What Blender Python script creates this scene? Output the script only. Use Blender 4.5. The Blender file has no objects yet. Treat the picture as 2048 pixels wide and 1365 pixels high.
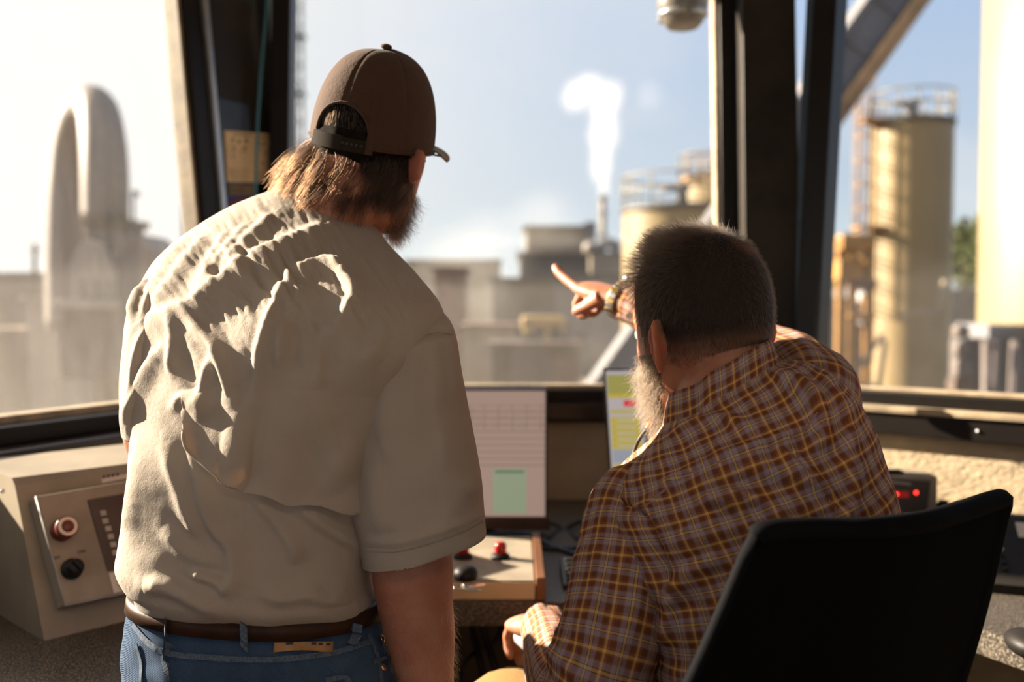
import bpy, bmesh, math, random
import numpy as np
from mathutils import Vector, Matrix
from mathutils.bvhtree import BVHTree

random.seed(7)
RNG = np.random.default_rng(11)
scene = bpy.context.scene
COL = scene.collection

# ------------------------------------------------------------------ camera model
FPX = 1991.0
CAM = np.array([0.0, 0.0, 1.45])
PITCH = math.radians(2.5)
CP, SP = math.cos(PITCH), math.sin(PITCH)

def ray(px, py):
    u = (px - 1024.0) / FPX
    v = (682.5 - py) / FPX
    return np.array([u, CP + v * SP, v * CP - SP])

def P(px, py, Y):
    """point at depth Y that the photograph shows at (px, py)"""
    d = ray(px, py)
    return CAM + d * (Y / d[1])

def proj(co):
    co = np.asarray(co, float).reshape(-1, 3) - CAM
    z = co[:, 1] * CP - co[:, 2] * SP
    v = co[:, 1] * SP + co[:, 2] * CP
    return 1024 + FPX * co[:, 0] / z, 682.5 - FPX * v / z

def hit(px, py, p0, n):
    d = ray(px, py)
    p0 = np.asarray(p0, float); n = np.asarray(n, float)
    t = np.dot(p0 - CAM, n) / np.dot(d, n)
    return CAM + d * t

def unit(v):
    v = np.asarray(v, float)
    return v / (np.linalg.norm(v) + 1e-12)

# ------------------------------------------------------------------ numeric noise
def _hash(ix, iy, iz, seed):
    n = (ix * 374761393 + iy * 668265263 + iz * 2147483647 + seed * 974634777) & 0xFFFFFFFF
    n = ((n ^ (n >> 13)) * 1274126177) & 0xFFFFFFFF
    n = n ^ (n >> 16)
    return (n & 0xFFFF) / 65535.0

def vnoise(x, y, z=None, seed=0):
    x = np.asarray(x, float); y = np.asarray(y, float)
    z = np.zeros_like(x) if z is None else np.asarray(z, float)
    xi, yi, zi = np.floor(x).astype(np.int64), np.floor(y).astype(np.int64), np.floor(z).astype(np.int64)
    fx, fy, fz = x - xi, y - yi, z - zi
    fx, fy, fz = [f * f * f * (f * (f * 6 - 15) + 10) for f in (fx, fy, fz)]
    r = 0
    for dx in (0, 1):
        for dy in (0, 1):
            for dz in (0, 1):
                w = (fx if dx else 1 - fx) * (fy if dy else 1 - fy) * (fz if dz else 1 - fz)
                r = r + w * _hash(xi + dx, yi + dy, zi + dz, seed)
    return r * 2 - 1

def interp(keys, n, param=None):
    """smooth (Catmull-Rom) resampling of key rows to n rows"""
    K = np.asarray(keys, float)
    m = len(K)
    t = np.arange(m, dtype=float) if param is None else np.asarray(param, float)
    T = np.linspace(t[0], t[-1], n)
    tang = np.zeros_like(K)
    for i in range(m):
        a, b = max(i - 1, 0), min(i + 1, m - 1)
        tang[i] = (K[b] - K[a]) / (t[b] - t[a])
    out = np.zeros((n, K.shape[1]))
    idx = np.clip(np.searchsorted(t, T, side='right') - 1, 0, m - 2)
    h = (t[idx + 1] - t[idx])[:, None]
    s = ((T - t[idx])[:, None]) / h
    h00 = 2 * s**3 - 3 * s**2 + 1; h10 = s**3 - 2 * s**2 + s
    h01 = -2 * s**3 + 3 * s**2; h11 = s**3 - s**2
    return h00 * K[idx] + h10 * h * tang[idx] + h01 * K[idx + 1] + h11 * h * tang[idx + 1]

# ------------------------------------------------------------------ objects
def link(o):
    COL.objects.link(o); return o

def tag(o, label=None, cat=None, group=None, kind=None):
    if label: o['label'] = label
    if cat: o['category'] = cat
    if group: o['group'] = group
    if kind: o['kind'] = kind
    return o

def thing(name, label, cat, loc=(0, 0, 0), group=None, kind=None):
    o = bpy.data.objects.new(name, None)
    o.empty_display_size = 0.1
    o.location = Vector([float(c) for c in loc])
    link(o)
    return tag(o, label, cat, group, kind)

def set_parent(o, parent):
    if parent is not None:
        o.parent = parent
        if parent.type == 'EMPTY':
            o.matrix_parent_inverse = Matrix.Translation(-parent.location)

def mesh_obj(name, verts, faces, m, parent=None, smooth=True, uvs=None, label=None):
    me = bpy.data.meshes.new(name)
    me.from_pydata([tuple(map(float, v)) for v in verts], [], [tuple(map(int, f)) for f in faces])
    if m is not None:
        me.materials.append(m)
    if uvs is not None:
        ul = me.uv_layers.new(name='UVMap')
        li = np.zeros(len(me.loops), dtype=np.int32)
        me.loops.foreach_get('vertex_index', li)
        ul.data.foreach_set('uv', np.asarray(uvs, np.float32)[li].ravel())
    if smooth:
        me.polygons.foreach_set('use_smooth', [True] * len(me.polygons))
    me.update()
    o = link(bpy.data.objects.new(name, me))
    set_parent(o, parent)
    if label: o['label'] = label
    return o

def grid_faces(nr, nc, closed=False, flip=False):
    f = []
    for i in range(nr - 1):
        for j in range(nc if closed else nc - 1):
            a = i * nc + j; b = i * nc + (j + 1) % nc
            c = (i + 1) * nc + (j + 1) % nc; d = (i + 1) * nc + j
            f.append((a, d, c, b) if flip else (a, b, c, d))
    return f

class MB:
    """collects solids into one mesh"""
    def __init__(self):
        self.bm = bmesh.new()
    def _add(self, verts, faces, smooth=False):
        vs = [self.bm.verts.new(tuple(map(float, v))) for v in verts]
        out = []
        for f in faces:
            try:
                fa = self.bm.faces.new([vs[i] for i in f]); fa.smooth = smooth; out.append(fa)
            except ValueError:
                pass
        return vs, out
    def box(self, c, size, axes=None, bevel=0.0, seg=2):
        c = np.asarray(c, float); h = np.asarray(size, float) / 2
        A = np.eye(3) if axes is None else np.asarray(axes, float)
        vs = []
        for sz in (-1, 1):
            for sy in (-1, 1):
                for sx in (-1, 1):
                    vs.append(c + A[0] * sx * h[0] + A[1] * sy * h[1] + A[2] * sz * h[2])
        return self.hexa(vs, bevel, seg)
    def hexa(self, vs, bevel=0.0, seg=2):
        fs = [(0, 2, 3, 1), (4, 5, 7, 6), (0, 1, 5, 4), (2, 6, 7, 3), (0, 4, 6, 2), (1, 3, 7, 5)]
        v, f = self._add(vs, fs)
        if bevel > 0:
            ed = list({e for x in f for e in x.edges})
            r = bmesh.ops.bevel(self.bm, geom=ed, offset=bevel, segments=seg, profile=0.5, affect='EDGES')
            for x in r['faces']: x.smooth = True
        return self
    def rings(self, rings, cap=True, smooth=True):
        R = np.asarray(rings, float)
        nr, nc = R.shape[:2]
        vs = R.reshape(-1, 3)
        fs = grid_faces(nr, nc, True)
        if cap:
            fs = fs + [tuple(range(nc))[::-1], tuple((nr - 1) * nc + k for k in range(nc))]
        self._add(vs, fs, smooth)
        return self
    def cyl(self, p0, p1, r0, r1=None, n=20, cap=True):
        p0 = np.asarray(p0, float); p1 = np.asarray(p1, float)
        r1 = r0 if r1 is None else r1
        return self.rings(tube_rings(np.array([p0, p1]), [r0, r1], n), cap)
    def tube(self, pts, r, n=10, cap=True, sub=0):
        pts = np.asarray(pts, float)
        rr = np.full(len(pts), r, float) if np.isscalar(r) else np.asarray(r, float)
        if sub:
            K = interp(np.hstack([pts, rr[:, None]]), sub)
            pts, rr = K[:, :3], K[:, 3]
        return self.rings(tube_rings(pts, rr, n), cap)
    def lathe(self, p, axis, prof, n=32):
        """prof: list of (distance along axis, radius)"""
        p = np.asarray(p, float); axis = unit(axis)
        a = unit(np.cross(axis, [0, 0, 1] if abs(axis[2]) < .9 else [1, 0, 0])); b = np.cross(axis, a)
        th = np.linspace(0, 2 * math.pi, n, endpoint=False)
        R = [[p + axis * d + (a * math.cos(t) + b * math.sin(t)) * r for t in th] for d, r in prof]
        return self.rings(R, True)
    def ball(self, c, r, axes=None, n=20):
        c = np.asarray(c, float); rr = np.array([r, r, r]) if np.isscalar(r) else np.asarray(r, float)
        A = np.eye(3) if axes is None else np.asarray(axes, float)
        ph = np.linspace(-math.pi / 2 + .03, math.pi / 2 - .03, n // 2 + 2)
        th = np.linspace(0, 2 * math.pi, n, endpoint=False)
        R = [[c + A[0] * rr[0] * math.cos(p) * math.cos(t) + A[1] * rr[1] * math.cos(p) * math.sin(t) + A[2] * rr[2] * math.sin(p) for t in th] for p in ph]
        return self.rings(R, True)
    def prism(self, poly, ext, smooth=False):
        poly = [np.asarray(p, float) for p in poly]; ext = np.asarray(ext, float)
        n = len(poly)
        vs = poly + [p + ext for p in poly]
        fs = [tuple(range(n))[::-1], tuple(range(n, 2 * n))] + [(i, (i + 1) % n, n + (i + 1) % n, n + i) for i in range(n)]
        self._add(vs, fs, smooth)
        return self
    def build(self, name, m, parent=None, label=None):
        bmesh.ops.recalc_face_normals(self.bm, faces=self.bm.faces[:])
        me = bpy.data.meshes.new(name)
        self.bm.to_mesh(me); self.bm.free()
        if m is not None: me.materials.append(m)
        o = link(bpy.data.objects.new(name, me))
        set_parent(o, parent)
        if label: o['label'] = label
        return o

def tube_rings(pts, rad, n=10, flat=1.0, up0=None):
    pts = np.asarray(pts, float)
    m = len(pts)
    T = np.zeros_like(pts)
    for i in range(m):
        T[i] = unit(pts[min(i + 1, m - 1)] - pts[max(i - 1, 0)])
    a = np.cross(T[0], [0, 0, 1] if abs(T[0][2]) < .9 else [0, 1, 0]) if up0 is None else np.asarray(up0, float)
    a = unit(a - T[0] * np.dot(a, T[0]))
    th = np.linspace(0, 2 * math.pi, n, endpoint=False)
    R = []
    for i in range(m):
        a = unit(a - T[i] * np.dot(a, T[i])); b = np.cross(T[i], a)
        R.append([pts[i] + (a * math.cos(t) + b * math.sin(t) * flat) * rad[i] for t in th])
    return np.array(R)

def copy_tree(o, parent=None):
    c = o.copy(); COL.objects.link(c)
    if parent is not None:
        c.parent = parent; c.matrix_parent_inverse = o.matrix_parent_inverse.copy()
    for ch in list(o.children):
        copy_tree(ch, c)
    return c

def text_obj(name, body, size, p, right, up, m, parent, ext=0.0004, align='CENTER'):
    cu = bpy.data.curves.new(name, 'FONT')
    cu.body = body; cu.size = size; cu.extrude = ext; cu.align_x = align; cu.align_y = 'CENTER'
    cu.materials.append(m)
    o = link(bpy.data.objects.new(name, cu))
    r = Vector(unit(right)); u = Vector(unit(up)); n = r.cross(u)
    M = Matrix((r, u, n)).transposed().to_4x4(); M.translation = Vector([float(c) for c in p])
    o.parent = parent
    if parent is not None and parent.type == 'EMPTY':
        o.matrix_parent_inverse = Matrix.Translation(-parent.location)
    o.matrix_basis = M
    bpy.context.view_layer.update()
    me = bpy.data.meshes.new_from_object(o.evaluated_get(bpy.context.evaluated_depsgraph_get()))
    q = link(bpy.data.objects.new(name, me)); q.parent = parent; q.matrix_parent_inverse = o.matrix_parent_inverse.copy(); q.matrix_basis = M
    bpy.data.objects.remove(o)
    return q

# ------------------------------------------------------------------ materials
class NT:
    def __init__(self, name):
        self.m = bpy.data.materials.new(name); self.m.use_nodes = True
        self.t = self.m.node_tree; self.t.nodes.clear()
        self.out = self.t.nodes.new('ShaderNodeOutputMaterial')
    def n(self, typ, **kw):
        nd = self.t.nodes.new(typ)
        for k, v in kw.items():
            if k.startswith('i_'):
                key = k[2:].replace('_', ' ')
                nd.inputs[int(key) if key.isdigit() else key].default_value = v
            else:
                setattr(nd, k, v)
        return nd
    def l(self, a, b): self.t.links.new(a, b)
    def math(self, op, a, b=None, c=None, clamp=False):
        nd = self.t.nodes.new('ShaderNodeMath'); nd.operation = op; nd.use_clamp = clamp
        for i, x in enumerate((a, b, c)):
            if x is None: continue
            if hasattr(x, 'links'): self.l(x, nd.inputs[i])
            else: nd.inputs[i].default_value = x
        return nd.outputs[0]
    def mix(self, f, a, b, mode='MIX'):
        nd = self.t.nodes.new('ShaderNodeMix'); nd.data_type = 'RGBA'; nd.blend_type = mode
        for s, x in ((nd.inputs[0], f), (nd.inputs[6], a), (nd.inputs[7], b)):
            if hasattr(x, 'links'): self.l(x, s)
            elif isinstance(x, (int, float)): s.default_value = x
            else: s.default_value = (*x[:3], 1)
        return nd.outputs[2]
    def noise(self, scale, detail=3, rough=.5, vec=None, dist=0.0):
        nd = self.n('ShaderNodeTexNoise'); nd.inputs['Scale'].default_value = scale
        nd.inputs['Detail'].default_value = detail; nd.inputs['Roughness'].default_value = rough
        nd.inputs['Distortion'].default_value = dist
        if vec is not None: self.l(vec, nd.inputs['Vector'])
        return nd.outputs['Fac']
    def coord(self, kind='Object', scale=None):
        c = self.n('ShaderNodeTexCoord').outputs[kind]
        if scale is not None:
            mp = self.n('ShaderNodeMapping'); mp.inputs['Scale'].default_value = scale
            self.l(c, mp.inputs['Vector']); c = mp.outputs['Vector']
        return c
    def ramp(self, fac, stops, interp='LINEAR'):
        nd = self.n('ShaderNodeValToRGB'); cr = nd.color_ramp; cr.interpolation = interp
        while len(cr.elements) < len(stops): cr.elements.new(.5)
        for e, (p, c) in zip(cr.elements, stops):
            e.position = p; e.color = (*c[:3], 1) if not isinstance(c, (int, float)) else (c, c, c, 1)
        if hasattr(fac, 'links'): self.l(fac, nd.inputs[0])
        return nd.outputs[0]
    def done(self, sh, vol=None):
        if sh is not None: self.l(sh, self.out.inputs['Surface'])
        if vol is not None: self.l(vol, self.out.inputs['Volume'])
        return self.m

def srgb(r, g, b):
    f = lambda c: (c / 255 / 12.92) if c / 255 <= .04045 else ((c / 255 + .055) / 1.055) ** 2.4
    return (f(r), f(g), f(b))

def mat(name, col, rough=.6, metal=0.0, var=.12, vscale=8.0, bump=0.0, bscale=60.0, spec=.5, col2=None, sss=0, emis=None, es=0.0, coat=0.0, stretch=None):
    N = NT(name)
    co = N.coord('Object', stretch)
    b = N.n('ShaderNodeBsdfPrincipled')
    nf = N.noise(vscale, 4, .6, co)
    c2 = col2 if col2 is not None else tuple(max(0, c * (1 - 2.2 * var)) for c in col)
    fac = N.ramp(nf, [(.35, 0.0), (.68, 1.0)])
    N.l(N.mix(fac, tuple(min(1, c * (1 + var * .6)) for c in col), c2), b.inputs['Base Color'])
    b.inputs['Roughness'].default_value = rough
    b.inputs['Metallic'].default_value = metal
    b.inputs['Specular IOR Level'].default_value = spec
    if coat: b.inputs['Coat Weight'].default_value = coat
    if emis is not None:
        b.inputs['Emission Color'].default_value = (*emis, 1); b.inputs['Emission Strength'].default_value = es
    if bump:
        bn = N.n('ShaderNodeBump'); bn.inputs['Strength'].default_value = 1.0; bn.inputs['Distance'].default_value = bump
        N.l(N.noise(bscale, 3, .6, co), bn.inputs['Height']); N.l(bn.outputs[0], b.inputs['Normal'])
    return N.done(b.outputs[0])
# ------------------------------------------------------------------ render look, camera, sun, sky
scene.view_settings.view_transform = 'Standard'
scene.view_settings.look = 'None'
scene.view_settings.gamma = 1.0
scene.view_settings.use_curve_mapping = False
scene.view_settings.exposure = 0.0
try:
    scene.cycles.use_denoising = True
    scene.cycles.use_adaptive_sampling = True
    scene.cycles.adaptive_threshold = 0.04
    scene.cycles.max_bounces = 10
    scene.cycles.diffuse_bounces = 4
    scene.cycles.glossy_bounces = 3
    scene.cycles.transmission_bounces = 6
    scene.cycles.transparent_max_bounces = 16
    scene.cycles.volume_bounces = 2
    scene.cycles.volume_step_rate = 3.0
    scene.cycles.volume_max_steps = 48
    scene.cycles.caustics_reflective = False
    scene.cycles.caustics_refractive = False
    scene.cycles.sample_clamp_indirect = 6.0
except Exception:
    pass

cd = bpy.data.cameras.new('camera')
cd.sensor_width = 36.0; cd.lens = FPX * 36.0 / 2048.0
cd.clip_start = 0.05; cd.clip_end = 900
cd.dof.use_dof = True; cd.dof.focus_distance = 1.27; cd.dof.aperture_fstop = 2.5; cd.dof.aperture_blades = 9
cam = link(bpy.data.objects.new('camera', cd))
cam.location = Vector(CAM); cam.rotation_euler = (math.radians(90) - PITCH, 0, 0)
scene.camera = cam

SUN_AZ = np.array([-0.9336, 0.3584]); SUN_EL = math.radians(23.0)
SUN = np.array([SUN_AZ[0] * math.cos(SUN_EL), SUN_AZ[1] * math.cos(SUN_EL), math.sin(SUN_EL)])
sd = bpy.data.lights.new('sun', 'SUN'); sd.energy = 29.0; sd.angle = math.radians(0.7); sd.color = (1.0, 0.85, 0.66)
so = link(bpy.data.objects.new('sun', sd)); so.location = (-8, 3, 6)
so.rotation_euler = Vector(-SUN).to_track_quat('-Z', 'Y').to_euler()

wd = bpy.data.worlds.new('sky'); scene.world = wd; wd.use_nodes = True
wt = wd.node_tree; wt.nodes.clear()
WN = NT.__new__(NT); WN.t = wt; WN.m = wd
wout = wt.nodes.new('ShaderNodeOutputWorld'); wbg = wt.nodes.new('ShaderNodeBackground')
wt.links.new(wbg.outputs[0], wout.inputs[0])
wco = WN.coord('Generated')
wsep = WN.n('ShaderNodeSeparateXYZ'); wt.links.new(wco, wsep.inputs[0])
up = WN.math('MULTIPLY', wsep.outputs[2], 2.0, clamp=True)
base = WN.ramp(up, [(0.0, (.74, .84, .88)), (.22, (.60, .71, .84)), (.55, (.47, .61, .85)), (1.0, (.30, .47, .80))])
dn = WN.n('ShaderNodeVectorMath'); dn.operation = 'DOT_PRODUCT'; wt.links.new(wco, dn.inputs[0]); dn.inputs[1].default_value = tuple(SUN)
gl = WN.n('ShaderNodeMapRange'); gl.interpolation_type = 'SMOOTHSTEP'
wt.links.new(dn.outputs['Value'], gl.inputs[0]); gl.inputs[1].default_value = .12; gl.inputs[2].default_value = .86
c1 = WN.mix(gl.outputs[0], base, (1.12, 1.08, 1.02))
mp = WN.n('ShaderNodeMapping'); mp.inputs['Scale'].default_value = (1, 1, 2.2); wt.links.new(wco, mp.inputs['Vector'])
cn = WN.noise(2.6, 6, .55, mp.outputs[0], .3)
cfac = WN.ramp(cn, [(.47, 0.0), (.72, .75)])
low = WN.ramp(wsep.outputs[2], [(0.02, .9), (.32, .35), (.6, .25)])
c2 = WN.mix(WN.math('MULTIPLY', cfac, low), c1, (1.0, .97, .93))
wt.links.new(c2, wbg.inputs[0]); wbg.inputs[1].default_value = 1.0

# ------------------------------------------------------------------ materials of the room
M = {}
M['frame_black'] = mat('window frame dark', (.010, .008, .007), .38, var=.1, spec=.18)
M['frame_brown'] = mat('sill dark brown', (.026, .014, .009), .28, var=.2, vscale=5, spec=.35)
M['alu_and_sheen'] = mat('aluminium and frame sheen', (.42, .44, .47), .3, .7, var=.1)  # bare metal parts, and the reflection modelled on the left frame
M['frame_sky_tint'] = mat('sky tinted strip', (.045, .075, .11), .4, var=.15, spec=.3)  # reflected sky put into the strip's base colour
M['frame_tan'] = mat('tan sill strip', (.33, .25, .16), .55, var=.2, vscale=14)  # tan strips along frame edges and ledges
M['panel_dark'] = mat('dark post panel', (.022, .016, .012), .5, var=.3, spec=.25, vscale=4, bump=.0004, bscale=80)
M['panel_blue'] = mat('dark blue board', (.030, .048, .085), .5, var=.2)
M['wall_beige'] = mat('beige wall', (.44, .33, .22), .8, var=.08, vscale=5, bump=.0006, bscale=90)
M['wall_rough'] = mat('textured beige wall covering', (.41, .32, .21), .9, var=.1, vscale=10, bump=.006, bscale=55, stretch=(1, 1, 2.4))
M['ceiling'] = mat('ceiling white', (.62, .58, .52), .9, var=.04)
M['floor'] = mat('floor vinyl', (.16, .12, .09), .6, var=.2)
M['white_trim'] = mat('pale trim', (.55, .52, .47), .6, var=.05)

def granite(name):
    N = NT(name); co = N.coord('Object')
    b = N.n('ShaderNodeBsdfPrincipled')
    v = N.n('ShaderNodeTexVoronoi'); v.inputs['Scale'].default_value = 230; N.l(co, v.inputs['Vector'])
    sp = N.ramp(v.outputs['Distance'], [(.20, 1.0), (.36, 0.0)])
    v2 = N.noise(300, 2, .7, co)
    s2 = N.ramp(v2, [(.54, 0.0), (.66, .8)])
    cc = N.mix(sp, (.028, .022, .017), (.20, .155, .11))
    cc = N.mix(s2, cc, (.33, .29, .23))
    N.l(cc, b.inputs['Base Color']); b.inputs['Roughness'].default_value = .42
    return N.done(b.outputs[0])
M['granite'] = granite('speckled worktop')

def glass(name, dirt, tint=(.78, .74, .70)):
    N = NT(name); co = N.coord('Object')
    tr = N.n('ShaderNodeBsdfTransparent'); tr.inputs[0].default_value = (.97, .975, .97, 1)
    d1 = N.n('ShaderNodeBsdfDiffuse'); d1.inputs[0].default_value = (*tint, 1)
    d2 = N.n('ShaderNodeBsdfTranslucent'); d2.inputs[0].default_value = (*tint, 1)
    a = N.n('ShaderNodeMixShader'); a.inputs[0].default_value = .65
    N.l(d1.outputs[0], a.inputs[1]); N.l(d2.outputs[0], a.inputs[2])
    mp_ = N.n('ShaderNodeMapping'); mp_.inputs['Scale'].default_value = (9, 9, 1.2); N.l(co, mp_.inputs['Vector'])
    n1 = N.noise(2.0, 5, .65, mp_.outputs[0]); n2 = N.noise(150, 2, .6, co)
    sx = N.n('ShaderNodeSeparateXYZ'); N.l(co, sx.inputs[0])
    grad = N.ramp(N.math('MULTIPLY_ADD', sx.outputs[2], .9, -1.05), [(0.0, 1.9), (.35, .9), (1.0, .6)])
    f = N.math('MULTIPLY', N.math('ADD', N.math('MULTIPLY', n1, .9), N.math('MULTIPLY', N.ramp(n2, [(.62, 0.0), (.75, 1.0)]), .8)), dirt)
    f = N.math('MULTIPLY', f, grad)
    x = N.n('ShaderNodeMixShader'); N.l(f, x.inputs[0]); N.l(tr.outputs[0], x.inputs[1]); N.l(a.outputs[0], x.inputs[2])
    g = N.n('ShaderNodeBsdfGlossy'); g.inputs['Roughness'].default_value = .03; g.inputs[0].default_value = (1, 1, 1, 1)
    y = N.n('ShaderNodeMixShader'); y.inputs[0].default_value = .006
    N.l(x.outputs[0], y.inputs[1]); N.l(g.outputs[0], y.inputs[2])
    return N.done(y.outputs[0])
M['glass_left'] = glass('dusty window glass left', .042)
M['glass_front'] = glass('dusty window glass front', .030)
M['glass_right'] = glass('dusty window glass right', .022)

# ------------------------------------------------------------------ room shell
ZS, ZT, ZC = 1.20, 2.45, 2.62
TILT = math.tan(math.radians(6.0))
CA = np.array([-.66, 2.80]); CB = np.array([.665, 2.80])
dL = unit([-.395, -.75]); nL = np.array([dL[1], -dL[0]]); nL = nL if nL[0] < 0 else -nL
dR = unit([.766, -.643]); nR = np.array([-dR[1], dR[0]])
SEG = {'L': (CA, dL, nL), 'F': (CA, np.array([1., 0]), np.array([0, 1.])), 'R': (CB, dR, nR)}
def W(seg, s, z, d=0.0):
    p0, dr, no = SEG[seg]
    q = p0 + dr * s + no * (d + max(0.0, z - ZS) * TILT)
    return np.array([q[0], q[1], z + (.015 if seg == 'R' else 0.0)])
def s_at(seg, px, py):
    p0, dr, no = SEG[seg]
    h = hit(px, py, (p0[0], p0[1], ZS), (no[0], no[1], -TILT))
    return float(np.dot(h[:2] - p0, dr)), float(h[2])
def wbox(mb, seg, s0, s1, z0, z1, d0, d1, bevel=0.0):
    vs = [W(seg, s, z, d) for z in (z0, z1) for d in (d0, d1) for s in (s0, s1)]
    return mb.hexa(vs, bevel)

LEN_L, LEN_R, LEN_F = 3.9, 2.2, 1.325
sLw = s_at('L', 396, 428)[0]       # edge of the left window opening
xF0, xF1 = .026, 1.255        # front window opening along F
sRw = s_at('R', 1648, 560)[0]; sRp = s_at('R', 1607, 200)[0]      # start of right window opening

def structure(o):
    o['kind'] = 'structure'; return o

mb = MB(); wbox(mb, 'L', 0, LEN_L, 0, ZS - .09, 0, .10); structure(mb.build('wall_left', M['wall_beige']))
mb = MB(); wbox(mb, 'F', -.02, LEN_F + .02, 0, ZS - .09, 0, .10); structure(mb.build('wall_front', M['wall_beige']))
mb = MB(); wbox(mb, 'R', 0, LEN_R, 0, ZS - .09, 0, .10); structure(mb.build('wall_right', M['wall_rough']))
# header above the windows
for seg, ln, nm in (('L', LEN_L, 'trim_1'), ('F', LEN_F, 'trim_2'), ('R', LEN_R, 'trim_3')):
    mb = MB(); wbox(mb, seg, -.02, ln, ZT, ZC, -.01, .10); structure(mb.build(nm, M['panel_dark']))

def window(name, seg, s0, s1, glassmat):
    w = thing(name, None, None, W(seg, (s0 + s1) / 2, ZS), kind='structure')
    return w
# --- left window
w1 = window('window_1', 'L', sLw, 3.1, None)
mb = MB(); wbox(mb, 'L', sLw - .01, 3.12, ZS - .01, ZT, .030, .036); mb.build('glass', M['glass_left'], w1)
mb = MB(); wbox(mb, 'L', sLw - .002, sLw + .009, ZS, ZT, -.004, .05, .002); mb.build('window_frame', M['frame_tan'], w1)
mb = MB(); wbox(mb, 'L', sLw - .062, sLw - .004, ZS - .02, ZT, -.018, .06, .004); mb.build('window_frame', M['frame_black'], w1)
mb = MB(); wbox(mb, 'L', sLw - .082, sLw - .063, ZS - .05, ZT, -.030, .03, .003); mb.build('window_frame', M['alu_and_sheen'], w1)  # strip stands in for the glossy reflection on the frame side
mb = MB(); wbox(mb, 'L', 3.12, 3.3, ZS - .02, ZT, -.02, .08, .004); mb.build('window_frame', M['frame_black'], w1)
mb = MB(); wbox(mb, 'L', sLw - .02, 3.12, ZS - .014, ZS + .004, .0, .05, .002); mb.build('sill_strip', M['frame_tan'], w1)
mb = MB(); wbox(mb, 'L', sLw - .13, 3.3, ZS - .052, ZS - .012, -.05, .05, .006); mb.build('window_frame', M['frame_black'], w1)
mb = MB(); wbox(mb, 'L', sLw - .13, 3.3, ZS - .098, ZS - .050, -.12, .05, .008); mb.build('window_sill', M['frame_brown'], w1)
mb = MB(); wbox(mb, 'L', .0, LEN_L, ZS - .14, ZS - .096, -.02, .02, .004); structure(mb.build('trim_4', M['wall_beige']))
mb = MB(); wbox(mb, 'L', 3.3, LEN_L, ZS - .1, ZC, 0, .10); structure(mb.build('wall_left_rear', M['wall_beige']))
# --- post between left and front windows
mb = MB(); wbox(mb, 'L', -.06, sLw - .08, ZS - .10, ZT, .0, .06, .002)
structure(mb.build('trim_5', M['panel_dark']))
mb = MB(); wbox(mb, 'L', .02, sLw - .09, 1.55, 1.99, -.0012, .004, .0005)
structure(mb.build('trim_6', M['panel_blue']))
# --- front window
w2 = window('window_2', 'F', xF0, xF1, None)
mb = MB(); wbox(mb, 'F', xF0 - .02, xF1 + .02, ZS - .01, ZT, .030, .036); mb.build('glass', M['glass_front'], w2)
mb = MB(); wbox(mb, 'F', xF0 - .055, xF0, ZS - .02, ZT, -.03, .06, .004); mb.build('window_frame', M['frame_black'], w2)
mb = MB(); wbox(mb, 'F', xF1 - .014, xF1, ZS, ZT, -.01, .05, .002); mb.build('window_frame', M['frame_tan'], w2)
mb = MB(); wbox(mb, 'F', xF1, xF1 + .040, ZS - .02, ZT, -.02, .06, .003); mb.build('window_frame', M['frame_black'], w2)
mb = MB(); wbox(mb, 'F', xF0, xF1, ZS - .010, ZS + .004, .0, .05, .002); mb.build('sill_strip', M['frame_tan'], w2)
mb = MB(); wbox(mb, 'F', xF0 - .06, xF1 + .05, ZS - .044, ZS - .010, -.016, .05, .005); mb.build('window_frame', M['frame_black'], w2)
mb = MB(); wbox(mb, 'F', xF0 - .06, xF1 + .05, ZS - .098, ZS - .042, -.032, .05, .008); mb.build('window_sill', M['frame_brown'], w2)
# --- post between front and right windows
mb = MB(); wbox(mb, 'F', 1.301, 1.452, ZS - .10, ZT, -.10, .0, .004)
structure(mb.build('trim_7', M['panel_dark']))
mb = MB(); wbox(mb, 'F', -.16, xF0 - .05, ZS - .1, ZT, .05, .12); structure(mb.build('trim_15', M['panel_dark']))
mb = MB(); wbox(mb, 'F', LEN_F - .02, LEN_F + .10, ZS - .1, ZT, .045, .12); structure(mb.build('trim_16', M['panel_dark']))
# --- right window
w3 = window('window_3', 'R', sRw, 2.0, None)
mb = MB(); wbox(mb, 'R', sRw - .01, 2.0, ZS - .01, ZT, .030, .036); mb.build('glass', M['glass_right'], w3)
mb = MB(); wbox(mb, 'R', sRp - .005, sRp + .022, ZS - .10, ZT, -.010, .05, .003); mb.build('window_frame', M['frame_sky_tint'], w3)
mb = MB(); wbox(mb, 'R', sRp + .022, sRw, ZS - .02, ZT, -.022, .06, .004); mb.build('window_frame', M['frame_black'], w3)
mb = MB(); wbox(mb, 'R', sRw - .03, 2.0, ZS - .006, ZS + .004, .0, .05, .002); mb.build('sill_strip', M['frame_tan'], w3)
mb = MB(); wbox(mb, 'R', sRw - .03, 2.0, ZS - .040, ZS - .006, -.010, .05, .004); mb.build('window_frame', M['frame_black'], w3)
mb = MB(); wbox(mb, 'R', sRw - .05, 2.0, ZS - .056, ZS - .040, -.045, .05, .003); mb.build('sill_strip', M['frame_tan'], w3)
mb = MB(); wbox(mb, 'R', sRw - .05, 2.0, ZS - .112, ZS - .056, -.036, .05, .004); mb.build('window_sill', M['frame_black'], w3)
mb = MB(); mb.cyl(W('R', .62, ZS - .085, -.036), W('R', .62, ZS - .085, -.040), .004, n=10); mb.build('screw', M['alu_and_sheen'], w3)
mb = MB(); wbox(mb, 'R', 2.0, LEN_R, ZS - .1, ZC, 0, .10); structure(mb.build('wall_right_rear', M['wall_beige']))

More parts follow.
